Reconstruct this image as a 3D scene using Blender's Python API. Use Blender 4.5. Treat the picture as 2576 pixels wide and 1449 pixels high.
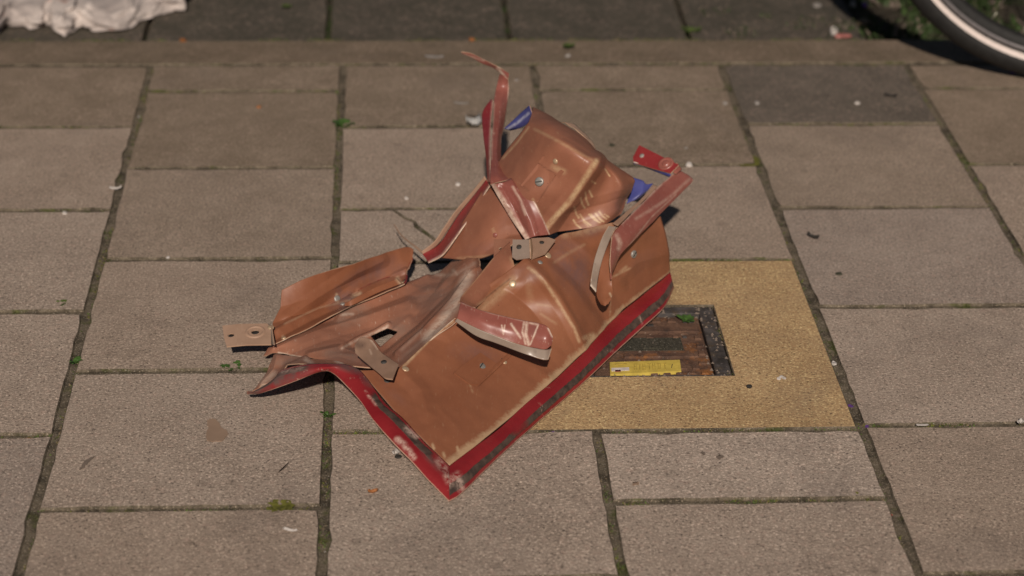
import bpy, bmesh, math, random
import numpy as np
from mathutils import Vector, Matrix, noise
from mathutils.geometry import tessellate_polygon

random.seed(7)
rng = np.random.default_rng(7)
for o in list(bpy.data.objects):
    bpy.data.objects.remove(o, do_unlink=True)
scene = bpy.context.scene
COL = scene.collection

# ------------------------------------------------------------------ camera, sky, sun, exposure
S = 0.3                                   # paving pitch, metres
FOCAL, PITCH, YAW, ROLL = 5560.85, 0.458891543, 0.0630793169, 0.0205427606
CAM = np.array([1.22851980 * S, -6.61897337 * S, 4.12154264 * S])
cam = bpy.data.cameras.new('camera')
cam_o = bpy.data.objects.new('camera', cam); COL.objects.link(cam_o)
FW = np.array([math.sin(YAW) * math.cos(PITCH), math.cos(YAW) * math.cos(PITCH), -math.sin(PITCH)])
RT0 = np.array([math.cos(YAW), -math.sin(YAW), 0.0]); UP0 = np.cross(RT0, FW)
RT = math.cos(ROLL) * RT0 + math.sin(ROLL) * UP0
UP = -math.sin(ROLL) * RT0 + math.cos(ROLL) * UP0
cam_o.matrix_world = Matrix([[RT[0], UP[0], -FW[0], CAM[0]], [RT[1], UP[1], -FW[1], CAM[1]],
                             [RT[2], UP[2], -FW[2], CAM[2]], [0, 0, 0, 1]])
cam.sensor_width = 36.0
cam.lens = FOCAL / 2576.0 * 36.0
cam.clip_start = 0.05; cam.clip_end = 400.0
cam.dof.use_dof = True
cam.dof.focus_distance = 2.52
cam.dof.aperture_fstop = 4.5
scene.camera = cam_o

SUN_ELEV = math.radians(34.5)
sun_h = np.array([-math.sin(YAW), -math.cos(YAW)])          # towards the light, seen from above
to_sun = Vector((sun_h[0] * math.cos(SUN_ELEV), sun_h[1] * math.cos(SUN_ELEV), math.sin(SUN_ELEV)))
world = bpy.data.worlds.new('World'); scene.world = world; world.use_nodes = True
wn = world.node_tree
sky = wn.nodes.new('ShaderNodeTexSky'); sky.sky_type = 'NISHITA'; sky.sun_disc = False
sky.sun_elevation = SUN_ELEV
sky.sun_rotation = math.atan2(to_sun.x, to_sun.y)
bg = wn.nodes['Background']; bg.inputs['Strength'].default_value = 0.022
wn.links.new(sky.outputs[0], bg.inputs['Color'])
sun = bpy.data.lights.new('sun', 'SUN'); sun.energy = 4.6; sun.angle = math.radians(1.2)
sun.color = (1.0, 0.90, 0.80)
sun_o = bpy.data.objects.new('sun', sun); COL.objects.link(sun_o)
sun_o.rotation_euler = to_sun.to_track_quat('Z', 'Y').to_euler()
sun_o.location = (0, -3, 4)
scene.view_settings.view_transform = 'Standard'
scene.view_settings.look = 'None'
scene.view_settings.gamma = 1.0
scene.view_settings.use_curve_mapping = False
scene.view_settings.exposure = -0.34

# ------------------------------------------------------------------ helpers
def at(x, y, h=0.0):
    """a sight line through the photograph met at height h above the paving"""
    d = FW * FOCAL + RT * (x - 1288.0) - UP * (y - 724.5)
    return CAM + d * ((h - CAM[2]) / d[2])

def proj(V):
    q = np.asarray(V) - CAM
    z = q @ FW
    return np.stack([1288.0 + FOCAL * (q @ RT) / z, 724.5 - FOCAL * (q @ UP) / z], -1)

def link(name, me, parent=None, mats=()):
    o = bpy.data.objects.new(name, me); COL.objects.link(o)
    for m in mats: me.materials.append(m)
    if parent is not None:
        o.parent = parent
        o.matrix_parent_inverse = parent.matrix_world.inverted()
    return o

def empty(name, loc):
    o = bpy.data.objects.new(name, None); COL.objects.link(o)
    o.location = loc; o.empty_display_size = 0.05
    o.matrix_world = Matrix.Translation(Vector(loc))
    return o

def tag(o, label, cat, group=None):
    o['label'] = label; o['category'] = cat
    if group: o['group'] = group
    return o

def mesh_from(name, verts, faces, smooth=False):
    me = bpy.data.meshes.new(name)
    me.from_pydata([tuple(map(float, v)) for v in verts], [], faces)
    if smooth: me.polygons.foreach_set('use_smooth', [True] * len(me.polygons))
    me.update()
    return me

def poly_dist(p, line):
    """distance of points p (n,2) to a polyline"""
    d = np.full(len(p), 1e9)
    for a, b in zip(line[:-1], line[1:]):
        a = np.array(a, float); b = np.array(b, float); ab = b - a
        t = np.clip(((p - a) @ ab) / max(ab @ ab, 1e-9), 0, 1)
        d = np.minimum(d, np.hypot(*(p - a - t[:, None] * ab).T))
    return d

def inside(p, poly):
    r = np.zeros(len(p), bool); n = len(poly)
    for i in range(n):
        x1, y1 = poly[i]; x2, y2 = poly[(i + 1) % n]
        c = ((y1 > p[:, 1]) != (y2 > p[:, 1]))
        with np.errstate(divide='ignore', invalid='ignore'):
            r ^= c & (p[:, 0] < (x2 - x1) * (p[:, 1] - y1) / (y2 - y1 + 1e-12) + x1)
    return r

def cr(P, n, lin=False):
    """resample a list of points (k,...) to n points, Catmull-Rom or straight"""
    P = np.asarray(P, float); k = len(P)
    t = np.linspace(0, k - 1, n); i = np.minimum(t.astype(int), k - 2); f = t - i
    f = f.reshape((-1,) + (1,) * (P.ndim - 1))
    p1, p2 = P[i], P[i + 1]
    if lin: return p1 * (1 - f) + p2 * f
    E = np.concatenate([[2 * P[0] - P[1]], P, [2 * P[-1] - P[-2]]])
    p0, p3 = E[i], E[i + 3]
    return 0.5 * (2 * p1 + (p2 - p0) * f + (2 * p0 - 5 * p1 + 4 * p2 - p3) * f * f + (3 * p1 - p0 - 3 * p2 + p3) * f ** 3)

# ------------------------------------------------------------------ materials
MATS = {}
class NT:
    def __init__(self, name):
        self.m = bpy.data.materials.new(name); self.m.use_nodes = True
        self.t = self.m.node_tree; self.b = self.t.nodes['Principled BSDF']
        MATS[name] = self.m
        self.geo = self.n('ShaderNodeNewGeometry')
    def n(self, k, **kw):
        x = self.t.nodes.new(k)
        for a, v in kw.items(): setattr(x, a, v)
        return x
    def l(self, a, b): self.t.links.new(a, b)
    def val(self, sock, v):
        if hasattr(v, 'links'): self.l(v, sock)
        else: sock.default_value = (*v, 1.0) if isinstance(v, (tuple, list)) and len(v) == 3 and sock.type == 'RGBA' else v
    def noise(self, scale, detail=3, rough=0.55, vec=None, dist=0.0):
        x = self.n('ShaderNodeTexNoise'); x.inputs['Scale'].default_value = scale
        x.inputs['Detail'].default_value = detail; x.inputs['Roughness'].default_value = rough
        x.inputs['Distortion'].default_value = dist
        self.l(vec if vec is not None else self.geo.outputs['Position'], x.inputs['Vector'])
        return x.outputs['Fac']
    def voro(self, scale, out='Distance', vec=None):
        x = self.n('ShaderNodeTexVoronoi'); x.inputs['Scale'].default_value = scale
        self.l(vec if vec is not None else self.geo.outputs['Position'], x.inputs['Vector'])
        return x.outputs[out]
    def ramp(self, fac, a, b, lo=0.0, hi=1.0):
        x = self.n('ShaderNodeMapRange'); x.inputs[1].default_value = a; x.inputs[2].default_value = b
        x.inputs[3].default_value = lo; x.inputs[4].default_value = hi
        self.l(fac, x.inputs[0]); return x.outputs[0]
    def math(self, op, a, b=0.0, c=0.0):
        x = self.n('ShaderNodeMath', operation=op)
        for i, v in enumerate((a, b, c)): self.val(x.inputs[i], v)
        return x.outputs[0]
    def mix(self, fac, a, b, mode='MIX'):
        x = self.n('ShaderNodeMix', data_type='RGBA', blend_type=mode)
        self.val(x.inputs[0], fac); self.val(x.inputs[6], a); self.val(x.inputs[7], b)
        return x.outputs[2]
    def map(self, scale, rot=(0, 0, 0)):
        x = self.n('ShaderNodeMapping'); x.inputs['Scale'].default_value = scale
        x.inputs['Rotation'].default_value = rot
        self.l(self.geo.outputs['Position'], x.inputs['Vector']); return x.outputs[0]
    def attr(self, name):
        x = self.n('ShaderNodeAttribute'); x.attribute_name = name; return x.outputs['Fac']
    def uv(self):
        x = self.n('ShaderNodeUVMap'); s = self.n('ShaderNodeSeparateXYZ'); self.l(x.outputs[0], s.inputs[0]); return s.outputs
    def bump(self, h, dist, strength=1.0):
        x = self.n('ShaderNodeBump'); x.inputs['Distance'].default_value = dist
        x.inputs['Strength'].default_value = strength
        self.l(h, x.inputs['Height']); self.l(x.outputs[0], self.b.inputs['Normal'])
    def done(self, col, rough, metal=0.0, spec=0.5):
        self.val(self.b.inputs['Base Color'], col); self.val(self.b.inputs['Roughness'], rough)
        self.val(self.b.inputs['Metallic'], metal); self.b.inputs['Specular IOR Level'].default_value = spec
        return self.m

def plain(name, col, rough=0.6, metal=0.0, spec=0.4, var=0.25, scale=120.0):
    k = NT(name)
    n = k.noise(scale, 3)
    c = k.mix(k.ramp(n, 0.3, 0.7), tuple(v * (1 - var) for v in col), tuple(min(1, v * (1 + var)) for v in col))
    return k.done(c, rough, metal, spec)

def concrete(name, dark, light, pink=(0.45, 0.315, 0.25), grime=0.0, grime_col=(0.15, 0.11, 0.075), contrast=1.0):
    k = NT(name)
    info = k.n('ShaderNodeObjectInfo').outputs['Random']
    big = k.noise(9, 5, 0.6); mid = k.noise(38, 4, 0.6)
    base = k.mix(k.ramp(k.math('ADD', k.math('MULTIPLY', big, 0.6), k.math('MULTIPLY', mid, 0.4)), 0.35, 0.65), dark, light)
    base = k.mix(k.ramp(info, 0, 1, 0.0, 0.30), base, tuple(v * 0.74 for v in light))
    base = k.mix(k.ramp(k.noise(120, 3, 0.6), 0.54, 0.70, 0, 0.55 * contrast), base, pink)
    base = k.mix(k.ramp(k.noise(330, 3, 0.75), 0.52, 0.68, 0, 0.75 * contrast), base, tuple(min(1, v * 2.1) for v in light))
    base = k.mix(k.ramp(k.noise(270, 3, 0.75), 0.47, 0.32, 0, 0.85 * contrast), base, tuple(v * 0.30 for v in dark))
    pits = k.ramp(k.voro(150), 0.20, 0.10)
    sel = k.ramp(k.noise(50, 2), 0.50, 0.56)
    base = k.mix(k.math('MULTIPLY', k.math('MULTIPLY', pits, sel), 0.8), base, (0.05, 0.042, 0.036))
    st = k.ramp(k.noise(6.5, 5, 0.65, dist=0.6), 0.54, 0.74)
    base = k.mix(k.math('MULTIPLY', st, 0.40), base, (0.15, 0.118, 0.10))
    sc = k.math('MULTIPLY', k.ramp(k.noise(1.0, 4, 0.7, vec=k.map((38, 90, 40), (0, 0, 0.5))), 0.66, 0.74), k.ramp(k.noise(7, 2), 0.52, 0.6))
    base = k.mix(k.math('MULTIPLY', sc, 0.45), base, tuple(min(1, v * 1.5) for v in light))
    gum = k.math('MULTIPLY', k.ramp(k.voro(17), 0.13, 0.10), k.ramp(k.voro(17, 'Color'), 0.60, 0.66))
    base = k.mix(k.math('MULTIPLY', gum, 0.35), base, tuple(v * 0.5 for v in dark))
    if grime > 0:
        g = k.ramp(k.noise(16, 5, 0.7), 0.30, 0.62)
        base = k.mix(k.math('MULTIPLY', g, grime), base, grime_col)
    h = k.math('ADD', k.noise(300, 3, 0.75), k.math('MULTIPLY', k.noise(110, 2), 0.6))
    h = k.math('SUBTRACT', h, k.math('MULTIPLY', pits, 0.5))
    k.bump(h, 0.0016, 0.6)
    return k.done(base, 0.9, 0.0, 0.2)

concrete('slab_concrete', (0.285, 0.220, 0.172), (0.395, 0.312, 0.250))
concrete('slab_concrete_warm', (0.282, 0.214, 0.164), (0.388, 0.302, 0.238), grime=0.2, grime_col=(0.20, 0.15, 0.11))
concrete('slab_concrete_cool', (0.272, 0.212, 0.170), (0.378, 0.302, 0.248), grime=0.2, grime_col=(0.19, 0.150, 0.130))
concrete('slab_concrete_dusty_falloff', (0.258, 0.196, 0.148), (0.356, 0.276, 0.214), grime=0.3, grime_col=(0.17, 0.130, 0.092))  # brown dirt plus a first step of light falloff put into the colour
concrete('slab_concrete_grimy_falloff', (0.215, 0.160, 0.115), (0.300, 0.229, 0.170), grime=0.45, grime_col=(0.14, 0.105, 0.07))  # brown dirt, darkened further to paint the light falloff with distance
concrete('slab_concrete_pale', (0.335, 0.265, 0.212), (0.440, 0.352, 0.286))
concrete('slab_concrete_dark', (0.115, 0.092, 0.074), (0.195, 0.155, 0.124), grime=0.5, grime_col=(0.075, 0.066, 0.052))
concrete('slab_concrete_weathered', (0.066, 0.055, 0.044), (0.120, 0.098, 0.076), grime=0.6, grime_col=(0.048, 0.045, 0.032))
concrete('kerb_concrete', (0.160, 0.115, 0.080), (0.235, 0.175, 0.126), grime=0.5, grime_col=(0.095, 0.075, 0.048))
concrete('surround_concrete', (0.390, 0.245, 0.120), (0.560, 0.375, 0.195), pink=(0.50, 0.29, 0.14), grime=0.35, grime_col=(0.30, 0.195, 0.115), contrast=1.1)

def soil(name, a, b, moss, amt, scale):
    k = NT(name)
    n = k.noise(180, 4, 0.7)
    c = k.mix(k.ramp(n, 0.3, 0.7), a, b)
    c = k.mix(k.ramp(k.noise(28, 4, 0.7), 0.45, 0.62, 0, 0.75), c, tuple(v * 0.35 for v in a))
    c = k.mix(k.ramp(k.noise(420, 2, 0.7), 0.60, 0.66, 0, 0.8), c, tuple(v * 1.9 for v in b))
    g = k.ramp(k.noise(scale, 4, 0.7), 0.62 - 0.25 * amt, 0.72 - 0.2 * amt)
    gm = k.mix(k.ramp(k.noise(300, 2), 0.35, 0.65), tuple(v * 0.5 for v in moss), moss)
    c = k.mix(g, c, gm)
    c = k.mix(k.ramp(k.noise(600, 1), 0.68, 0.72, 0, 0.7), c, (0.4, 0.36, 0.3))
    k.bump(k.noise(350, 4, 0.8), 0.003, 0.8)
    return k.done(c, 0.95, 0, 0.15)
soil('joint_soil', (0.105, 0.084, 0.058), (0.225, 0.180, 0.130), (0.115, 0.120, 0.040), 0.26, 18)
soil('bed_soil', (0.030, 0.024, 0.017), (0.080, 0.064, 0.044), (0.05, 0.085, 0.02), 0.5, 9)

def sheet(name, a, b, pale, grime, rough=0.42, edge=None, scr=0.18, spec=0.5, metal=0.0):
    """painted sheet metal: mottled coat, pale rubbed marks ('pale'), grey scuffs ('grime')"""
    k = NT(name)
    n = k.noise(11, 4, 0.6); n2 = k.noise(60, 4, 0.65)
    c = k.mix(k.ramp(k.math('ADD', k.math('MULTIPLY', n, 0.65), k.math('MULTIPLY', n2, 0.35)), 0.36, 0.64), a, b)
    fine = k.noise(1.0, 3, 0.6, vec=k.map((420, 60, 300), (0.3, 0.2, 0.9)))
    c = k.mix(k.ramp(fine, 0.62, 0.76, 0, scr), c, pale)
    spots = k.ramp(k.noise(210, 3, 0.7), 0.70, 0.76, 0, 0.6)
    c = k.mix(k.math('MULTIPLY', spots, k.ramp(k.noise(20, 2), 0.5, 0.65)), c, pale)
    dk = k.ramp(k.noise(170, 2, 0.6), 0.75, 0.78, 0, 0.6)
    c = k.mix(dk, c, tuple(v * 0.35 for v in a))
    gm = k.math('MULTIPLY', k.attr('grime'), k.ramp(k.noise(45, 4, 0.7), 0.25, 0.6))
    c = k.mix(gm, c, grime)
    c = k.mix(k.math('MULTIPLY', k.attr('dark'), 0.85), c, tuple(v * 0.30 for v in a))
    pm = k.math('MULTIPLY', k.attr('pale'), k.ramp(k.noise(130, 4, 0.75), 0.30, 0.55, 0.25, 1.0))
    c = k.mix(pm, c, pale)
    if edge:                                            # bare strip beside the rim, along v = 0
        u = k.uv()
        e = k.math('ADD', u[1], k.math('MULTIPLY', k.math('SUBTRACT', k.noise(30, 5, 0.8), 0.5), edge * 2.6))
        c = k.mix(k.ramp(e, edge, edge * 0.3, 0, 0.75), c, pale)
    r = k.ramp(k.noise(9, 4, 0.6), 0.3, 0.7, rough - 0.06, rough + 0.14)
    k.bump(k.math('ADD', k.noise(45, 3), k.math('MULTIPLY', k.noise(500, 2), 0.06)), 0.0009, 0.35)
    return k.done(c, r, metal, spec)

BR_A, BR_B = (0.226, 0.082, 0.040), (0.284, 0.108, 0.053)
sheet('brown_primer', BR_A, BR_B, (0.50, 0.34, 0.20), (0.165, 0.085, 0.075), edge=0.05, rough=0.47)
sheet('brown_primer_plain', BR_A, BR_B, (0.52, 0.37, 0.24), (0.165, 0.09, 0.08))
sheet('brown_primer_upper', (0.250, 0.096, 0.056), (0.320, 0.128, 0.074), (0.60, 0.42, 0.24), (0.20, 0.10, 0.09))
sheet('brown_primer_dusty', (0.285, 0.118, 0.070), (0.365, 0.162, 0.100), (0.60, 0.45, 0.35), (0.25, 0.165, 0.125), scr=0.5)
sheet('worn_red', (0.225, 0.066, 0.050), (0.310, 0.106, 0.080), (0.62, 0.46, 0.36), (0.17, 0.10, 0.09), rough=0.30, scr=0.5)
sheet('red_enamel', (0.215, 0.020, 0.022), (0.275, 0.034, 0.034), (0.58, 0.40, 0.32), (0.10, 0.045, 0.045), rough=0.30)
sheet('blue_enamel', (0.045, 0.050, 0.19), (0.075, 0.080, 0.26), (0.45, 0.45, 0.55), (0.05, 0.05, 0.12), rough=0.32)
sheet('bare_tan', (0.33, 0.205, 0.138), (0.43, 0.275, 0.190), (0.66, 0.52, 0.38), (0.22, 0.14, 0.10), rough=0.42)
sheet('bare_grey', (0.235, 0.178, 0.138), (0.325, 0.254, 0.204), (0.62, 0.52, 0.42), (0.22, 0.17, 0.14), rough=0.34)
sheet('tab_tan', (0.22, 0.130, 0.085), (0.30, 0.185, 0.128), (0.55, 0.40, 0.30), (0.14, 0.085, 0.062), rough=0.4)
sheet('bracket_grey', (0.19, 0.135, 0.105), (0.27, 0.20, 0.155), (0.60, 0.48, 0.36), (0.12, 0.08, 0.06), rough=0.36)
sheet('torn_edge', (0.34, 0.20, 0.13), (0.50, 0.33, 0.22), (0.80, 0.66, 0.52), (0.12, 0.08, 0.06), rough=0.4)

def rim_mat(name, lo, hi, gate, chip):
    k = NT(name)
    u = k.uv()
    wob = k.math('MULTIPLY', k.math('SUBTRACT', k.noise(35, 5, 0.75), 0.5), 0.16)
    v = k.math('ADD', u[1], wob)
    c = k.mix(k.ramp(k.noise(14, 4), 0.35, 0.65), (0.205, 0.014, 0.017), (0.270, 0.024, 0.026))
    gap = k.ramp(k.noise(9, 2, 0.5), gate, gate + 0.04)
    band = k.math('MULTIPLY', k.ramp(v, lo, lo + 0.02), k.ramp(v, hi + 0.02, hi))
    band = k.math('MULTIPLY', band, gap)
    rub = k.mix(k.ramp(k.noise(120, 4), 0.35, 0.65), (0.040, 0.026, 0.020), (0.095, 0.062, 0.046))
    c = k.mix(band, c, rub)
    ch = k.math('MULTIPLY', k.ramp(k.noise(95, 5, 0.8), 0.60, 0.64), k.ramp(k.noise(13, 3), 0.62 - chip, 0.70 - chip))
    c = k.mix(k.math('MULTIPLY', ch, 0.8), c, (0.52, 0.34, 0.26))
    c = k.mix(k.math('MULTIPLY', k.attr('grime'), k.ramp(k.noise(60, 4, 0.7), 0.25, 0.55)), c, (0.13, 0.075, 0.065))
    c = k.mix(k.math('MULTIPLY', k.attr('pale'), k.ramp(k.noise(110, 5, 0.8), 0.40, 0.58)), c, (0.60, 0.42, 0.34))
    lip = k.ramp(k.math('ADD', u[1], k.math('MULTIPLY', wob, 0.3)), 0.955, 0.975)
    c = k.mix(lip, c, (0.46, 0.28, 0.20))
    k.bump(k.math('ADD', k.math('MULTIPLY', band, 0.8), k.noise(90, 3)), 0.0012, 0.6)
    return k.done(c, k.math('ADD', 0.27, k.math('MULTIPLY', band, 0.4)), 0, 0.5)
rim_mat('red_rim_seal', 0.50, 0.80, 0.30, 0.05)
rim_mat('red_rim_scraped', 0.10, 0.36, 0.46, 0.12)

plain('black_rubber', (0.016, 0.015, 0.014), 0.62, spec=0.3)
plain('reflective_white', (0.66, 0.56, 0.51), 0.35, var=0.06)
plain('rim_alloy', (0.15, 0.135, 0.135), 0.4, metal=0.3, var=0.15)
plain('spoke_steel', (0.22, 0.21, 0.16), 0.4, metal=0.5, var=0.2)
plain('screw_steel', (0.33, 0.31, 0.28), 0.45, metal=0.45, var=0.3, scale=700)
plain('slot_dark', (0.05, 0.045, 0.04), 0.7)
plain('rivet_brass', (0.50, 0.36, 0.23), 0.38, metal=0.35, var=0.2, scale=700)
plain('label_yellow', (0.58, 0.43, 0.085), 0.5, var=0.18, scale=90)
plain('label_print', (0.43, 0.31, 0.06), 0.6, var=0.3, scale=200)
plain('label_white', (0.62, 0.55, 0.52), 0.5, var=0.2)
plain('label_plum', (0.22, 0.04, 0.06), 0.5)
plain('weed_green', (0.055, 0.110, 0.022), 0.55, var=0.35, scale=200)
plain('moss_green', (0.075, 0.105, 0.022), 0.8, var=0.45, scale=150)
plain('grass_dark', (0.030, 0.052, 0.012), 0.7, var=0.4, scale=60)
plain('moss_yellow', (0.125, 0.120, 0.020), 0.8, var=0.35, scale=150)
plain('dry_brown', (0.150, 0.110, 0.065), 0.85, var=0.4, scale=200)
plain('litter_white', (0.50, 0.45, 0.41), 0.45, var=0.15)
plain('litter_grey', (0.27, 0.24, 0.215), 0.5, var=0.3)
plain('litter_pink', (0.36, 0.13, 0.11), 0.6, var=0.25)
plain('litter_orange', (0.27, 0.10, 0.03), 0.6, var=0.3)
plain('litter_red', (0.40, 0.07, 0.04), 0.6)
plain('litter_purple', (0.13, 0.05, 0.23), 0.6, var=0.3)
plain('litter_dark', (0.030, 0.026, 0.022), 0.8)
plain('litter_olive', (0.050, 0.048, 0.028), 0.8)
plain('stain_dark', (0.17, 0.130, 0.102), 0.85, var=0.2, scale=150)
plain('stain_brown', (0.29, 0.195, 0.135), 0.62, var=0.10, scale=30)
def glass_mat():
    k = NT('clear_plastic')
    m = k.done((0.75, 0.73, 0.70), 0.16, 0, 0.6)
    k.b.inputs['Transmission Weight'].default_value = 0.55
    return m
glass_mat()
def rust():
    k = NT('rusted_iron')
    c = k.mix(k.ramp(k.noise(35, 5, 0.7), 0.35, 0.65), (0.080, 0.044, 0.031), (0.180, 0.100, 0.064))
    c = k.mix(k.ramp(k.noise(22, 4, 0.7), 0.55, 0.66), c, (0.26, 0.105, 0.035))
    c = k.mix(k.ramp(k.noise(60, 4, 0.7), 0.58, 0.68, 0, 0.8), c, (0.050, 0.038, 0.030))
    c = k.mix(k.ramp(k.noise(260, 2, 0.6), 0.66, 0.72, 0, 0.7), c, (0.34, 0.26, 0.20))
    k.bump(k.noise(220, 4, 0.75), 0.0022, 0.8)
    k.done(c, 0.85, 0.0, 0.25)
    k = NT('black_iron')
    c = k.mix(k.ramp(k.noise(40, 5, 0.7), 0.35, 0.7), (0.030, 0.025, 0.022), (0.115, 0.100, 0.095))
    c = k.mix(k.ramp(k.noise(55, 5, 0.75), 0.52, 0.62, 0, 0.85), c, (0.085, 0.062, 0.042))
    c = k.mix(k.ramp(k.noise(170, 3, 0.7), 0.62, 0.70, 0, 0.7), c, (0.20, 0.17, 0.15))
    k.bump(k.noise(160, 4, 0.75), 0.002, 0.7)
    k.done(c, 0.75, 0.0, 0.3)
    k = NT('slot_grit')
    c = k.mix(k.ramp(k.noise(240, 4, 0.8), 0.3, 0.7), (0.022, 0.022, 0.016), (0.105, 0.092, 0.066))
    c = k.mix(k.ramp(k.noise(420, 2, 0.6), 0.64, 0.68, 0, 0.8), c, (0.33, 0.30, 0.25))
    k.bump(k.noise(260, 4, 0.8), 0.003, 0.9)
    k.done(c, 0.9, 0.0, 0.2)
rust()
def paper():
    k = NT('crumpled_paper')
    c = k.mix(k.ramp(k.noise(7, 4), 0.35, 0.65), (0.34, 0.285, 0.26), (0.60, 0.52, 0.47))
    c = k.mix(k.ramp(k.noise(11, 2), 0.64, 0.70, 0, 0.75), c, (0.52, 0.27, 0.20))
    c = k.mix(k.ramp(k.noise(9, 3), 0.36, 0.28, 0, 0.7), c, (0.26, 0.23, 0.25))
    k.bump(k.noise(60, 3), 0.002, 0.5)
    k.done(c, 0.6, 0, 0.3)
paper()
M = MATS

# ------------------------------------------------------------------ paving
def slab_mesh(name, outline, depth=0.04, bevel=0.0016, drop=0.0024, jit=0.0008, step=0.024):
    """stone with a slightly uneven, eased top edge; outline counter-clockwise, metres"""
    pts = []
    n = len(outline)
    for i in range(n):
        a = np.array(outline[i], float); b = np.array(outline[(i + 1) % n], float)
        L = np.hypot(*(b - a)); k = max(1, int(L / step)); e = (b - a) / max(L, 1e-9)
        nn = np.array([e[1], -e[0]])
        for j in range(k):
            p = a + (b - a) * (j / k)
            if j == 0:
                p = p + np.array([random.uniform(-1, 1), random.uniform(-1, 1)]) * jit
                if random.random() < 0.3:
                    m_ = np.mean(np.array(outline, float), 0) - p; p = p + m_ / np.linalg.norm(m_) * random.uniform(.002, .006)
            else:
                p = p + nn * (random.uniform(-1.6, 0.6) * jit - (random.uniform(0.001, 0.0035) if random.random() < 0.10 else 0))
            pts.append(p)
    pts = np.array(pts); c = pts.mean(0); m = len(pts)
    d = np.roll(pts, -1, 0) - np.roll(pts, 1, 0)
    nrm = np.stack([d[:, 1], -d[:, 0]], 1); nrm /= np.linalg.norm(nrm, axis=1)[:, None]
    ins = pts - nrm * bevel
    V = [(p[0], p[1], 0.0) for p in ins] + [(p[0], p[1], -drop) for p in pts] + [(p[0], p[1], -depth) for p in pts]
    F = [list(range(m))]
    for r in (0, 1):
        for i in range(m):
            j = (i + 1) % m
            F.append([r * m + i, (r + 1) * m + i, (r + 1) * m + j, r * m + j])
    me = mesh_from(name, V, F)
    me.polygons.foreach_set('material_index', [0] + [1] * (2 * m)); return me

KERB0, KERB1 = 4.365, 4.765
GAP = 0.0039                               # half of a joint, metres
ground = link('ground', mesh_from('ground', [(-60, -60, -0.05), (60, -60, -0.05), (60, 60, -0.05), (-60, 60, -0.05)], [[0, 1, 2, 3]]), None, [M['bed_soil']])
ground['kind'] = 'structure'
def holed(name, o, i, z):
    V = [(o[0], o[2], z), (o[1], o[2], z), (o[1], o[3], z), (o[0], o[3], z), (i[0], i[2], z), (i[1], i[2], z), (i[1], i[3], z), (i[0], i[3], z)]
    return mesh_from(name, V, [[0, 1, 5, 4], [1, 2, 6, 5], [2, 3, 7, 6], [3, 0, 4, 7]])
pavement = link('pavement', holed('pavement', (-1.2, 2.4, -1.2, KERB0 * S), (1.62 * S, 2.94 * S, 0.56 * S, 1.90 * S), -0.0026), None, [M['joint_soil']])
pavement['kind'] = 'structure'

def slab(x0, x1, y0, y1, mat, outline=None, parent=pavement, name='paving_slab', lift=None, tilt=0.0028):
    cx, cy = (x0 + x1) / 2 * S, (y0 + y1) / 2 * S
    if outline is None:
        hx, hy = (x1 - x0) / 2 * S - GAP, (y1 - y0) / 2 * S - GAP
        outline = [(-hx, -hy), (hx, -hy), (hx, hy), (-hx, hy)]
    else:
        outline = [(p[0] - cx, p[1] - cy) for p in outline]
    o = link(name, slab_mesh(name, outline), parent, [M[mat], M['joint_soil']])
    o.location = (cx, cy, random.uniform(-0.0005, 0.0009) if lift is None else lift)
    o.rotation_euler = (random.uniform(-tilt, tilt), random.uniform(-tilt, tilt), random.uniform(-0.003, 0.003))
    return o

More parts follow.
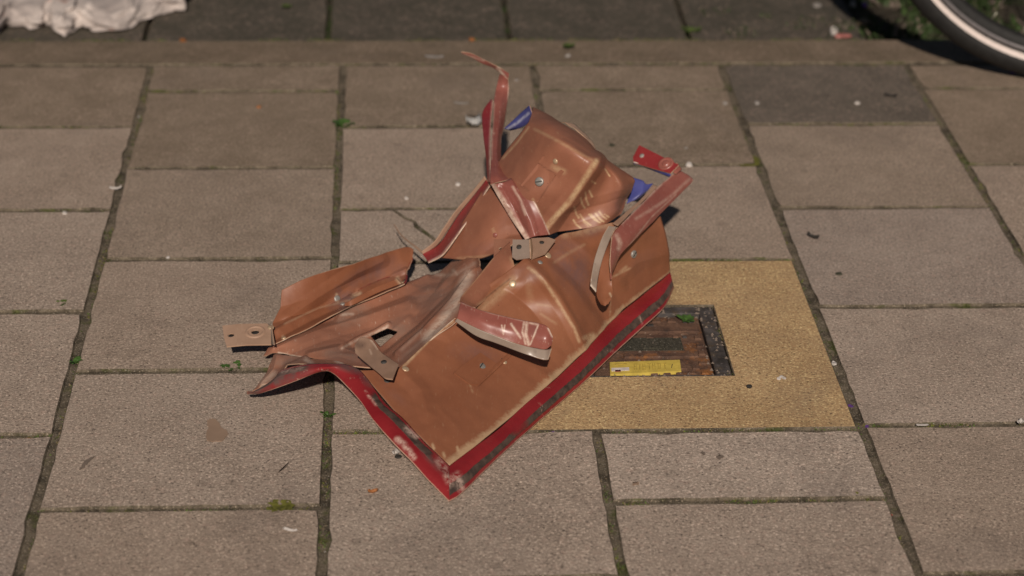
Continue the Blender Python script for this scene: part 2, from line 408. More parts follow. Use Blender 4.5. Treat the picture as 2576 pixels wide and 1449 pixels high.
crack = [at(991, 530)[:2], at(1019, 548)[:2], at(1042, 557.6)[:2], at(1049, 569)[:2], at(1093, 601.6)[:2], at(1140, 650)[:2]]
def mat_for(col, y):
    if col == 3 and y > 3.45: return 'slab_concrete_dark'
    if col == 2 and y < 0.45 and y > -0.1: return 'slab_concrete_pale'
    if col == 0 and 0.9 > y > -0.1: return 'slab_concrete_pale' if random.random() < 0.3 else 'slab_concrete'
    if y > 2.9: return 'slab_concrete_grimy_falloff'  # far rows: dirt and painted light falloff together
    if y > 1.9: return random.choice(['slab_concrete_warm', 'slab_concrete_dusty_falloff', 'slab_concrete_dusty_falloff'])  # middle rows ease into the painted falloff
    return random.choice(['slab_concrete', 'slab_concrete', 'slab_concrete_warm', 'slab_concrete_cool'])
for col in range(-3, 7):
    even = col % 2 == 0
    js = [(-3.0 if even else -3.5)]
    while js[-1] + 1 < KERB0 - 0.1: js.append(js[-1] + 1.0)
    js = [j + random.uniform(-0.012, 0.012) for j in js]
    if not even: js = [j + 0.012 for j in js]
    js.append(KERB0)
    xo0 = xo1 = 0.0
    for y0, y1 in zip(js[:-1], js[1:]):
        xa, xb = col + 0.005, col + 1 + 0.005
        if col == 2:
            if 0.4 < y0 < 1.7: continue                       # the cover stands here
            if -0.1 < y0 < 0.2: y1 = 0.492
            if 1.8 < y0 < 2.2: y0 = 1.962
        if col == 1 and y0 < 2.3 and y1 > 0.6:
            if y0 > 1.4 and y1 > 2.3:                          # cracked slab behind the panel
                ym = 1.962
                q = [(xa * S + GAP, ym * S + GAP), (xb * S - GAP, ym * S + GAP), (xb * S - GAP, y1 * S - GAP), (xa * S + GAP, y1 * S - GAP)]
                top = (crack[0][0], q[2][1]); end = (crack[-1][0] + 0.03, q[0][1])
                cl = [np.array(top)] + [np.array(c) for c in crack[1:]] + [np.array(end)]
                w = 0.0012
                left = [q[0]] + [tuple(c - (w, 0.6 * w)) for c in cl[::-1]] + [q[3]]
                right = [tuple(c + (w, 0.6 * w)) for c in cl[::-1]]
                right = [right[0], q[1], q[2]] + right[:0:-1]
                slab(xa, xb, ym, y1, 'slab_concrete', left, tilt=0.001)
                slab(xa, xb, ym, y1, 'slab_concrete', right, tilt=0.001)
                slab(xa, 1.565, y0, ym, 'slab_concrete')
                continue
            xb = 1.565
        slab(xa, xb, y0, y1, mat_for(col, y0))

kerb = link('kerb', mesh_from('kerb', [(-1.2, KERB0 * S, -0.0022), (2.4, KERB0 * S, -0.0022), (2.4, KERB1 * S, -0.0022), (-1.2, KERB1 * S, -0.0022)], [[0, 1, 2, 3]]), None, [M['joint_soil']])
kerb['kind'] = 'structure'
kx = [-4.6, -1.3, 5.55, 8.0]
for a, b in zip(kx[:-1], kx[1:]):
    slab(a, b, KERB0 + 0.012, KERB1 - 0.012, 'kerb_concrete', parent=kerb, name='kerb_stone', lift=0.0004, tilt=0.001)
# weathered slabs beyond the kerb, a little lower
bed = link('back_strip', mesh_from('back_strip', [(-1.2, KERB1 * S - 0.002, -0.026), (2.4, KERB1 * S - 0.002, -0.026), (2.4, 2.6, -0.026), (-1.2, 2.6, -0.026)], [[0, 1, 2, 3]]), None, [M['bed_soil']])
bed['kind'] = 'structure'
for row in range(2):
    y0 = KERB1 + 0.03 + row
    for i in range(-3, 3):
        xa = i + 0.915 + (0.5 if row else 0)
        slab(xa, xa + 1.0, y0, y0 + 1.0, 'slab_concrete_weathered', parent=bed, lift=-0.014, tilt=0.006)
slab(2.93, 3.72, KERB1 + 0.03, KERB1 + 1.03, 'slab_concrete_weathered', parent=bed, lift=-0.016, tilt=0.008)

# stains that belong to single slabs
def stain(pts, mat, parent, seed=0, z=0.0012):
    n = len(pts)
    P = cr(np.array(pts + [pts[0]], float), n * 6 + 1)[:-1]
    V = [at(p[0] + random.uniform(-2, 2), p[1] + random.uniform(-2, 2), z) for p in P]
    V2 = [v - np.array([0, 0, 0.0035]) for v in V]
    m = len(V)
    me = mesh_from('stain', V + V2, [list(range(m))[::-1]] + [[i, (i + 1) % m, m + (i + 1) % m, m + i] for i in range(m)])
    bm = bmesh.new(); bm.from_mesh(me); bmesh.ops.recalc_face_normals(bm, faces=bm.faces); bm.to_mesh(me); bm.free()
    return link('stain', me, parent, [M[mat]])
stain([(520, 1058), (535, 1053), (550, 1060), (556, 1074), (572, 1084), (568, 1100), (548, 1110), (522, 1106), (519, 1092), (524, 1076)], 'stain_brown', pavement)
stain([(1762, 1138), (1769, 1136), (1775, 1141), (1770, 1145)], 'stain_dark', pavement)
stain([(1802, 1146), (1814, 1144), (1820, 1149), (1812, 1155), (1804, 1153)], 'stain_dark', pavement)
stain([(1590, 1214), (1606, 1213), (1606, 1218), (1592, 1220)], 'stain_brown', pavement)
stain([(697, 1190), (712, 1176), (727, 1162), (718, 1177)], 'stain_dark', pavement)
stain([(200, 1180), (212, 1160), (240, 1148), (222, 1162), (210, 1176)], 'stain_dark', pavement)

# ------------------------------------------------------------------ utility cover with its yellow surround
cover = empty('utility_cover', (2.275 * S, 1.23 * S, 0))
tag(cover, 'rusty square utility cover in a yellow concrete surround behind the metal panel', 'utility cover')
OX0, OX1, OY0, OY1 = 1.975 * S, 2.582 * S, 0.918 * S, 1.530 * S
SX0, SX1, SY0, SY1 = 1.575 * S, 2.985 * S, 0.506 * S, 1.952 * S
def ring_mesh(name, outer, inner, z, depth, bev=0.0015):
    def loop(r, zz, g=0.0):
        x0, x1, y0, y1 = r
        return [(x0 + g, y0 + g, zz), (x1 - g, y0 + g, zz), (x1 - g, y1 - g, zz), (x0 + g, y1 - g, zz)]
    L = [loop(outer, z - depth), loop(outer, z - bev), loop(outer, z, bev), loop(inner, z, -bev), loop(inner, z - bev), loop(inner, z - depth)]
    V = sum(L, []); F = []
    for r in range(5):
        for i in range(4):
            j = (i + 1) % 4
            F.append([r * 4 + i, r * 4 + j, r * 4 + 4 + j, r * 4 + 4 + i])
    me = mesh_from(name, V, F)
    me.polygons.foreach_set('material_index', sum([[0 if r == 2 else 1] * 4 for r in range(5)], []))
    return me
link('surround', ring_mesh('surround', (SX0, SX1, SY0, SY1), (OX0, OX1, OY0, OY1), 0.0006, 0.05, 0.0012), cover, [M['surround_concrete'], M['joint_soil']])
link('frame', ring_mesh('frame', (OX0 + 0.0015, OX1 - 0.0015, OY0 + 0.0015, OY1 - 0.0015), (OX0 + 0.018, OX1 - 0.020, OY0 + 0.006, OY1 - 0.019), -0.0012, 0.03, 0.001), cover, [M['black_iron'], M['black_iron']])
LX0, LX1, LY0, LY1 = OX0 + 0.0195, OX1 - 0.0215, OY0 + 0.0075, OY1 - 0.0205
def box(name, x0, x1, y0, y1, z0, z1, mat, parent, bev=0.0012):
    L = [[(x0, y0, z0), (x1, y0, z0), (x1, y1, z0), (x0, y1, z0)], [(x0, y0, z1 - bev), (x1, y0, z1 - bev), (x1, y1, z1 - bev), (x0, y1, z1 - bev)],
         [(x0 + bev, y0 + bev, z1), (x1 - bev, y0 + bev, z1), (x1 - bev, y1 - bev, z1), (x0 + bev, y1 - bev, z1)]]
    V = sum(L, []); F = [[8, 9, 10, 11]]
    for r in range(2):
        for i in range(4):
            j = (i + 1) % 4; F.append([r * 4 + i, r * 4 + j, r * 4 + 4 + j, r * 4 + 4 + i])
    return link(name, mesh_from(name, V, F), parent, [M[mat]])
lid = box('lid', LX0, LX1, LY0, LY1, -0.03, -0.0052, 'rusted_iron', cover)
def gnd(x, y): p = at(x, y, -0.006); return p[0], p[1]
for (xa, ya, xb, yb) in [(1600, 842, 1755, 826), (1570, 905, 1745, 893)]:
    (gx0, gy0), (gx1, gy1) = gnd(xa, ya), gnd(xb, yb)
    box('rib', max(LX0 + .003, gx0), min(gx1, LX1 - .003), gy0, gy1, -0.009, -0.0022, 'rusted_iron', lid)
(gx0, gy0), (gx1, gy1) = gnd(1545, 885), gnd(1712, 851)
box('lifting_slot', max(LX0 + .004, gx0), gx1, gy0, gy1, -0.009, -0.0046, 'slot_grit', lid, 0.0004)
box('slot_plug', gx0 + (gx1 - gx0) * .42, gx0 + (gx1 - gx0) * .68, gy0 + .004, gy1 - .004, -0.009, -0.0034, 'slot_grit', lid)
for ix in range(9):                                             # small raised studs along the near edge
    for iy in range(3):
        if random.random() < 0.22: continue
        xx = LX0 + 0.006 + ix * 0.0150 + (0.006 if iy % 2 else 0); yy = LY0 + 0.004 + iy * 0.0125
        if xx + 0.010 > LX1: continue
        box('stud', xx, xx + 0.0085, yy, yy + 0.0065, -0.009, -0.0026, 'rusted_iron', lid, 0.0008)
for k in range(4):
    yy = LY0 + 0.052 + k * 0.020
    box('stud', LX1 - 0.012, LX1 - 0.004, yy, yy + 0.010, -0.009, -0.0026, 'rusted_iron', lid, 0.0008)
for k in range(7):
    xx = LX0 + 0.004 + k * 0.0195
    box('stud', xx, xx + random.uniform(.008, .015), LY1 - 0.017, LY1 - 0.008, -0.009, -0.0030, 'black_iron' if k % 3 == 0 else 'rusted_iron', lid, 0.0008)
GV = []; GF = []
for k in range(130):                                            # grit lying on lid and frame
    e = random.random()
    gx, gy = (random.uniform(OX0 + .002, OX1 - .002), random.choice([random.uniform(OY0 + .001, OY0 + .016), random.uniform(OY1 - .024, OY1 - .001)])) if e < .45 else (random.uniform(OX1 - .026, OX1 - .001), random.uniform(OY0, OY1)) if e < .75 else (random.uniform(LX0, LX1), random.uniform(LY0, LY1))
    rr_ = random.uniform(.0008, .0024); b0 = len(GV); z0 = -.0050 if LX0 < gx < LX1 and LY0 < gy < LY1 else -.0014
    GV += [(gx - rr_, gy, z0), (gx + rr_, gy - rr_ * .6, z0), (gx + rr_ * .2, gy + rr_, z0), (gx, gy, z0 + rr_ * 1.3)]
    GF += [[b0, b0 + 1, b0 + 3], [b0 + 1, b0 + 2, b0 + 3], [b0 + 2, b0, b0 + 3]]
grit = link('grit', mesh_from('grit', GV, GF), cover, [M['stain_dark']]); grit['kind'] = 'stuff'
for k in range(26):
    xx = random.uniform(LX0 + .004, LX1 - .014); yy = random.choice([LY0 + .048, LY0 + .098, LY0 + .108, LY0 + .118, LY0 + .128])
    box('stud', xx, xx + random.uniform(.004, .011), yy, yy + random.uniform(.004, .008), -0.009, random.uniform(-.0040, -.0028), random.choice(['rusted_iron', 'rusted_iron', 'black_iron']), lid, 0.0008)
ca, cb, cc, cd = at(1535, 941, -0.001), at(1714, 933, -0.001), at(1710, 905, -0.001), at(1534, 911, -0.001)
def quadbox(name, q, t, mat, parent):
    q = [np.array(p) for p in q]
    V = q + [p - np.array([0, 0, t]) for p in q]
    return link(name, mesh_from(name, V, [[0, 1, 2, 3], [4, 7, 6, 5], [0, 4, 5, 1], [1, 5, 6, 2], [2, 6, 7, 3], [3, 7, 4, 0]]), parent, [M[mat]])
yl = quadbox('yellow_plate', [ca, cb, cc, cd], 0.006, 'label_yellow', lid)
def on_plate(u, v, z=0.0004):
    p = (ca * (1 - u) + cb * u) * (1 - v) + (cd * (1 - u) + cc * u) * v
    return p + np.array([0, 0, z])
def mark(u0, u1, v0, v1, mat, sk=0.0):
    quadbox('print', [on_plate(u0, v0), on_plate(u1, v0), on_plate(u1 + sk, v1), on_plate(u0 + sk, v1)], 0.0008, mat, yl)
mark(0.02, 0.27, 0.22, 0.48, 'label_white'); mark(0.07, 0.15, 0.16, 0.30, 'label_plum')
mark(0.05, 0.24, 0.74, 0.84, 'label_print')
for i, u in enumerate((0.34, 0.41, 0.46, 0.535, 0.60, 0.66, 0.70, 0.755)):
    if i in (1, 6): mark(u, u + .012, .2, .75, 'label_print', .01)
    elif i % 2: mark(u, u + .045, .66, .76, 'label_print'); mark(u + .016, u + .028, .2, .66, 'label_print')
    else: mark(u, u + .010, .2, .75, 'label_print'); mark(u + .03, u + .04, .2, .75, 'label_print'); mark(u + .010, u + .03, .44, .54, 'label_print')
mark(0.862, 0.872, 0.30, 0.62, 'slot_dark', 0.02)

# ------------------------------------------------------------------ sheet-metal patches
def catmull_grid(cols, nu, nv, ulin=False, vlin=False):
    G = np.array([[at(*p) for p in c] for c in cols])
    G = cr(G, nu, ulin)
    return np.swapaxes(cr(np.swapaxes(G, 0, 1), nv, vlin), 0, 1)

FIELD = {}
def patch(name, cols, nu, nv, front, back, parent, thick=0.0012, ulin=False, vlin=False, pale=(), grime=(), dark=(), creases=(), holes=(), dent=0.0007, seed=0, ragged=0.0, shift=None):
    G = catmull_grid(cols, nu, nv, ulin, vlin)
    if shift is not None: G = G + np.array(shift)
    if ragged > 0:
        for i in range(nu):
            w = ragged * (noise.noise(Vector((i * 0.35, seed, 3.1))) + 0.6 * noise.noise(Vector((i * 1.1, seed, 7.7))))
            for k, a in ((0, 1.0), (1, 0.5)):
                e = G[i, 0] - G[i, 2]; G[i, k] += e / (np.linalg.norm(e) + 1e-9) * w * a
    du = np.gradient(G, axis=0); dv = np.gradient(G, axis=1)
    N = np.cross(du, dv); N /= np.linalg.norm(N, axis=2)[..., None] + 1e-12
    flip = ((CAM - G) * N).sum() < 0
    if flip: N = -N
    if dent > 0:
        D = np.array([[noise.noise(Vector(G[i, j] * 24 + seed)) + 0.45 * noise.noise(Vector(G[i, j] * 70 + seed)) - 1.8 * abs(noise.noise(Vector(G[i, j] * 15 + seed * 3.1))) for j in range(nv)] for i in range(nu)])
        G = G + N * (D * dent)[..., None]
    if creases:
        px = proj(G.reshape(-1, 3)); hh = np.zeros(len(px))
        for line, w, hgt in creases: hh += hgt * np.clip(1 - poly_dist(px, line) / w, 0, 1)
        G = G + N * hh.reshape(nu, nv)[..., None]
        N = np.cross(np.gradient(G, axis=0), np.gradient(G, axis=1)); N /= np.linalg.norm(N, axis=2)[..., None] + 1e-12
        if flip: N = -N
    V = G.reshape(-1, 3); Nf = N.reshape(-1, 3); n = len(V)
    pix = proj(V)
    idx = np.arange(n).reshape(nu, nv)
    quads = np.stack([idx[:-1, :-1], idx[1:, :-1], idx[1:, 1:], idx[:-1, 1:]], -1).reshape(-1, 4)
    if flip: quads = quads[:, ::-1]
    uvs = np.stack(np.meshgrid(np.linspace(0, 1, nu), np.linspace(0, 1, nv), indexing='ij'), -1).reshape(-1, 2)
    keep = np.ones(len(quads), bool)
    for h in holes:
        keep &= ~inside(pix[quads].mean(1), h)
        used = np.unique(quads[~keep]); still = np.unique(quads[keep])
        for v in np.intersect1d(used, still):               # pull the ragged border onto the outline
            best = None
            for a, b in zip(h, list(h[1:]) + [h[0]]):
                a = np.array(a, float); b = np.array(b, float); ab = b - a
                t = np.clip(((pix[v] - a) @ ab) / (ab @ ab), 0, 1); q = a + ab * t
                dd = np.hypot(*(pix[v] - q))
                if best is None or dd < best[0]: best = (dd, q)
            z = (V[v] - CAM) @ FW
            off = (best[1] - pix[v]) * z / FOCAL
            V[v] = V[v] + RT * off[0] - UP * off[1]
    quads = quads[keep]
    VB = V - Nf * thick
    edges = {}
    for q in quads:
        for a, b in zip(q, np.roll(q, -1)):
            if (b, a) in edges: del edges[(b, a)]
            else: edges[(a, b)] = 1
    sides = [[b, a, a + n, b + n] for a, b in edges]
    F = quads.tolist() + (quads[:, ::-1] + n).tolist() + sides
    me = bpy.data.meshes.new(name)
    me.from_pydata(np.vstack([V, VB]).tolist(), [], F)
    mi = [0] * len(quads) + [1] * len(quads) + [2] * len(sides)
    me.polygons.foreach_set('material_index', mi)
    me.polygons.foreach_set('use_smooth', [True] * (2 * len(quads)) + [False] * len(sides))
    uvl = me.uv_layers.new(name='UVMap')
    li = np.zeros(len(me.loops), np.int32); me.loops.foreach_get('vertex_index', li)
    uvl.data.foreach_set('uv', uvs[li % n].ravel())
    pa = np.zeros(n); gr = np.zeros(n); dk = np.zeros(n)
    for line, w, s in dark: dk = np.maximum(dk, s * np.clip(1.25 - poly_dist(pix, line) / w, 0, 1))
    for line, w, s in pale:
        d = poly_dist(pix, line); pa = np.maximum(pa, s * np.clip(1.25 - d / w, 0, 1))
    for x, y, rx, ry, ang, s in grime:
        c, sn = math.cos(ang), math.sin(ang); dx, dy = pix[:, 0] - x, pix[:, 1] - y
        r = np.hypot((dx * c + dy * sn) / rx, (-dx * sn + dy * c) / ry)
        gr = np.maximum(gr, s * np.clip(1.4 - r, 0, 1))
    for nm, arr in (('pale', pa), ('grime', gr), ('dark', dk)):
        at_ = me.attributes.new(nm, 'FLOAT', 'POINT'); at_.data.foreach_set('value', np.concatenate([arr, arr]).astype(np.float32))
    me.update()
    o = link(name, me, parent, [M[front], M[back], M['torn_edge']])
    FIELD[o.name] = (V, Nf, pix)
    return o

def surf(o, x, y):
    V, N, pix = FIELD[o.name]
    i = np.argmin(((pix - (x, y)) ** 2).sum(1)); return V[i], N[i]

def basis(n):
    n = n / np.linalg.norm(n); a = np.cross([0.3, 0.2, 1.0], n); a /= np.linalg.norm(a)
    return a, np.cross(n, a), n

def turned(name, pos, nrm, prof, mat, parent, seg=14):
    """small turned fitting; prof = [(radius, height)...]"""
    a, b, n = basis(nrm); V = []; F = []
    for r, h in prof:
        for k in range(seg):
            t = 2 * math.pi * k / seg
            V.append(pos + a * r * math.cos(t) + b * r * math.sin(t) + n * h)
    for j in range(len(prof) - 1):
        for k in range(seg):
            k2 = (k + 1) % seg; F.append([j * seg + k, j * seg + k2, (j + 1) * seg + k2, (j + 1) * seg + k])
    F.append([(len(prof) - 1) * seg + k for k in range(seg)])
    return link(name, mesh_from(name, V, F, True), parent, [M[mat]])

def screw(o, x, y, r=0.0052, ang=0.6):
    p, n = surf(o, x, y)
    turned('screw', p + n * 0.001, n, [(r, -0.001), (r, 0.0007), (r * 0.8, 0.0013), (r * 0.3, 0.0015)], 'screw_steel', o)
    a, b, nn = basis(n)
    d = a * math.cos(ang) + b * math.sin(ang); e = np.cross(nn, d)
    c = p + nn * 0.0027
    q = [c - d * r * .8 - e * r * .13, c + d * r * .8 - e * r * .13, c + d * r * .8 + e * r * .13, c - d * r * .8 + e * r * .13]
    V = q + [v - nn * 0.002 for v in q]
    link('screw_slot', mesh_from('screw_slot', V, [[0, 1, 2, 3], [4, 7, 6, 5], [0, 4, 5, 1], [1, 5, 6, 2], [2, 6, 7, 3], [3, 7, 4, 0]]), o, [M['slot_dark']])

def rivet(o, x, y, r=0.0036, mat='rivet_brass'):
    p, n = surf(o, x, y)
    turned('rivet', p, n, [(r, -0.001), (r, 0.0003), (r * .85, 0.0009), (r * .5, 0.0013), (r * .15, 0.0014)], mat, o)

def bore(name, o, x, y, r):  # dark disc laid on the sheet, painting the shade inside a hole
    p, n = surf(o, x, y)
    turned(name, p, n, [(r * 1.05, -0.0015), (r, 0.0005)], 'slot_dark', o, 12)

def plate(name, poly, holes, thick, front, back, parent, bow=0.0, curve=None, bevel=None):
    """flat bracket cut from sheet: outline and round holes in the plane of the outline"""
    P = np.array([at(*p) for p in poly]); c = P.mean(0)
    u, s, vt = np.linalg.svd(P - c); n = vt[2]
    if n @ (CAM - c) < 0: n = -n
    a = vt[0]; b = np.cross(n, a)
    def loc(p): q = p - c; return np.array([q @ a, q @ b])
    def ray2(x, y):
        d = at(x, y, 0.0) - CAM; t = ((c - CAM) @ n) / (d @ n); return loc(CAM + d * t)
    loops = [[loc(p) for p in P]]
    for (hx, hy, r) in holes:
        q = ray2(hx, hy); loops.append([q + r * np.array([math.cos(t), math.sin(t)]) for t in np.linspace(0, 2 * math.pi, 13)[:-1]])
    L = len(loops[0])
    area = sum(loops[0][i][0] * loops[0][(i + 1) % L][1] - loops[0][(i + 1) % L][0] * loops[0][i][1] for i in range(L))
    tris = tessellate_polygon([[Vector((p[0], p[1], 0)) for p in l] for l in loops])
    flat = [p for l in loops for p in l]; m = len(flat)
    top = [c + a * p[0] + b * p[1] + n * (-bow * (p[0] ** 2)) for p in flat]
    bot = [v - n * thick for v in top]
    F = []; mi = []
    for t in tris:
        t = list(t); p0, p1, p2 = (flat[i] for i in t)
        if (p1[0] - p0[0]) * (p2[1] - p0[1]) - (p1[1] - p0[1]) * (p2[0] - p0[0]) < 0: t = t[::-1]
        F.append(t); mi.append(0); F.append([i + m for i in t[::-1]]); mi.append(1)
    k = 0
    for li, l in enumerate(loops):
        q = len(l)
        for i in range(q):
            j = (i + 1) % q; f = [k + i, k + j, k + j + m, k + i + m]
            F.append(f[::-1] if (li == 0) == (area > 0) else f); mi.append(2)
        k += q
    me = mesh_from(name, top + bot, F); me.polygons.foreach_set('material_index', mi)
    o = link(name, me, parent, [M[front], M[back], M['torn_edge']])
    FIELD[o.name] = (np.array(top), np.array([n] * m), proj(np.array(top)))
    o_frame = (c, a, b, n)
    return o, o_frame, ray2

wreck = empty('mangled_metal_panel', tuple(at(1250, 900, 0.0)))
tag(wreck, 'crumpled brown and red sheet metal panel with torn straps lying on the paving', 'metal panel')

# -- lower panel with its rims
P1 = [[(1131, 1170, .022), (1061, 1101, .036), (1003, 1042, .047), (957, 990, .057), (907, 931, .066)],
      [(1195, 1123, .022), (1130, 1050, .040), (1085, 1000, .050), (1045, 960, .059), (1003, 927, .067)],
      [(1290, 1045, .022), (1225, 975, .040), (1178, 912, .055), (1132, 866, .070), (1086, 850, .078)],
      [(1400, 950, .022), (1330, 880, .045), (1270, 815, .067), (1212, 786, .085), (1150, 800, .092)],
      [(1440, 912, .022), (1384, 840, .050), (1328, 772, .074), (1275, 730, .096), (1222, 722, .104)],
      [(1477, 876, .022), (1440, 806, .056), (1402, 744, .086), (1364, 697, .110), (1318, 652, .122)],
      [(1570, 777, .022), (1532, 722, .054), (1494, 670, .088), (1452, 627, .115), (1408, 592, .126)],
      [(1640, 722, .022), (1612, 676, .052), (1584, 630, .085), (1562, 592, .112), (1538, 560, .127)],
      [(1686, 684, .022), (1684, 650, .044), (1679, 605, .072), (1672, 572, .092), (1664, 544, .106)]]
r4 = lambda x, y: (1207.5 + x / 4.32, 536.7 + y / 4.32)
r2 = lambda x, y: (1442.3 + x / 4.32, 335.4 + y / 4.32)
lower = patch('lower_panel', P1, 225, 121, 'brown_primer', 'red_enamel', wreck, ulin=True, dent=0.0008, seed=1,
    creases=[([(1325, 660), (1365, 700), (1400, 750), (1430, 800), (1455, 850), (1475, 890)], 20, .0028), ([(1395, 650), (1470, 720), (1530, 810)], 22, -.0030), ([(1300, 700), (1250, 745), (1200, 790)], 26, -.0035), ([(1005, 930), (1060, 985), (1075, 1040)], 26, .0022), ([(1560, 700), (1600, 660), (1670, 640)], 24, .0022), ([(1230, 830), (1300, 900), (1380, 950)], 22, .0018), ([(1420, 590), (1480, 640), (1560, 720)], 22, .0022)],
    pale=[([r4(530, 590), r4(620, 660), r4(720, 770), r4(820, 920), r4(920, 1080), r4(1020, 1240), r4(1080, 1390)], 5, .75),
          ([(1290, 706), (1245, 748), (1205, 782), (1170, 800)], 15, .42), ([(1140, 810), (1081, 853), (1016, 921)], 5, .8),
          ([(1395, 660), (1425, 640), (1470, 615)], 5, .25), ([(1360, 790), (1400, 815)], 4, .3), ([(1350, 765), (1385, 770)], 4, .25),
          ([(1420, 590), (1480, 580), (1535, 562)], 12, .35), ([(1535, 700), (1555, 690), (1585, 675)], 3, .6), ([(1560, 685), (1575, 672)], 5, .5),
          ([(1536, 705), (1535, 792)], 2, .5), ([(1470, 850), (1492, 842), (1480, 870)], 7, .7), ([(1176, 950), (1190, 990)], 2, .5),
          ([(1330, 720), (1335, 760)], 10, .2), ([(1115, 1140), (1119, 1150)], 4, .9), ([(1088, 1118), (1092, 1128)], 4, .9), ([(1150, 1125), (1153, 1134)], 4, .8)],
    dark=[([(1142, 939), (1160, 924)], 2, .5), ([(1160, 924), (1207, 889), (1246, 917)], 2, .4), ([(1160, 930), (1180, 968)], 2.5, .7), ([(1246, 920), (1204, 972)], 2, .5), ([(1204, 972), (1300, 880)], 2, .35), ([(1195, 772), (1240, 735), (1285, 700)], 2.5, .7)],
    grime=[(1440, 672, 42, 75, -0.5, .85), (1330, 690, 35, 20, .2, .45), (1195, 890, 60, 26, .2, .45), (1490, 580, 50, 14, -.3, .6), (985, 985, 60, 12, .8, .25), (1610, 660, 40, 20, -.6, .25)])
RIM_R = [((1131, 1170, .022), (1130, 1262, .004)), ((1175, 1137, .022), (1163, 1240, .004)), ((1256, 1077, .022), (1240, 1166, .004)),
         ((1322, 1016, .022), (1316, 1096, .004)), ((1407, 944, .022), (1407, 1016, .004)), ((1476, 878, .022), (1476, 956, .004)),
         ((1540, 806, .022), (1560, 876, .005)), ((1600, 755, .022), (1620, 822, .006)), ((1650, 715, .022), (1672, 773, .008)), ((1686, 684, .022), (1697, 724, .010))]
def bulge(a, b, k=0.35, up=0.003):
    m = tuple(a[i] * (1 - k) + b[i] * k for i in range(3)); m2 = tuple(a[i] * .3 + b[i] * .7 for i in range(3))
    return [a, (m[0], m[1], m[2] + up), (m2[0], m2[1], m2[2] + up * .8), b]
rim_r = patch('rim', [bulge(a, b) for a, b in RIM_R], 200, 22, 'red_rim_seal', 'brown_primer_plain', wreck, thick=0.0016, dent=0.0006, seed=2, ulin=False,
    pale=[([(1128, 1215), (1150, 1200), (1160, 1225)], 14, .8), ([(1537, 882), (1562, 895)], 2, .7), ([(1608, 795), (1616, 815)], 2, .7), ([(1200, 1205), (1300, 1110)], 4, .5)],
    grime=[(1690, 735, 12, 25, .2, .9)])
rim_r['label'] = 'red rim along the right edge with a dark strip of old seal'
L_IN = [(1131, 1170, .022), (1094, 1134, .029), (1061, 1101, .037), (1016, 1053, .046), (973, 1016, .054), (940, 974, .061), (907, 931, .068), (872, 916, .073), (839, 913, .074), (772, 914, .067), (712, 928, .053), (685, 955, .040), (645, 979, .026), (620, 987, .019)]
L_OUT = [(1130, 1262, .006), (1076, 1206, .019), (1034, 1160, .030), (988, 1113, .040), (940, 1059, .049), (904, 1008, .056), (866, 966, .062), (838, 941, .065), (812, 937, .064), (756, 955, .054), (700, 975, .038), (668, 986, .028), (642, 993, .019), (620, 991, .015)]
rim_l = patch('rim', [bulge(a, b, up=0.003) for a, b in zip(L_IN, L_OUT)], 200, 20, 'red_rim_scraped', 'brown_primer_plain', wreck, thick=0.0016, dent=0.0008, seed=3,
    pale=[([(1131, 1210), (1118, 1180), (1105, 1160)], 12, .7), ([(1000, 1105), (1016, 1118), (1040, 1150)], 9, .85), ([(1022, 1078), (1050, 1100)], 9, .8), ([(920, 985), (930, 1000)], 4, .8), ([(936, 1005), (946, 1018)], 4, .8), ([(705, 935), (760, 925)], 6, .4)],
    grime=[(715, 950, 70, 22, -.35, .95), (640, 985, 30, 10, -.3, .8), (880, 925, 50, 12, .3, .85), (925, 958, 22, 12, .9, .9), (1090, 1165, 40, 9, .8, .7)])
rim_l['label'] = 'scraped red rim along the left edge, twisted to a point'

# -- middle sheet, skirt below it, left wing
MS = [[(662, 895, .014), (668, 886, .016), (673, 880, .018), (678, 872, .020)],
      [(720, 891, .024), (722, 878, .026), (724, 865, .028), (726, 850, .027)],
      [(780, 902, .038), (776, 876, .037), (770, 850, .034), (764, 829, .029)],
      [(846, 908, .052), (838, 872, .042), (826, 836, .036), (813, 803, .032)],
      [(895, 919, .056), (890, 868, .036), (886, 815, .034), (887, 765, .036)],
      [(950, 926, .056), (950, 868, .030), (950, 800, .032), (950, 738, .036)],
      [(1004, 927, .062), (1008, 862, .040), (1012, 790, .038), (1016, 713, .032)],
      [(1084, 852, .078), (1080, 800, .064), (1078, 750, .044), (1078, 694, .024)],
      [(1144, 807, .090), (1133, 768, .078), (1122, 722, .052), (1112, 675, .027)],
      [(1176, 757, .095), (1166, 728, .086), (1155, 690, .070), (1146, 652, .046)],
      [(1212, 682, .100), (1208, 672, .092), (1204, 660, .092), (1201, 646, .088)]]
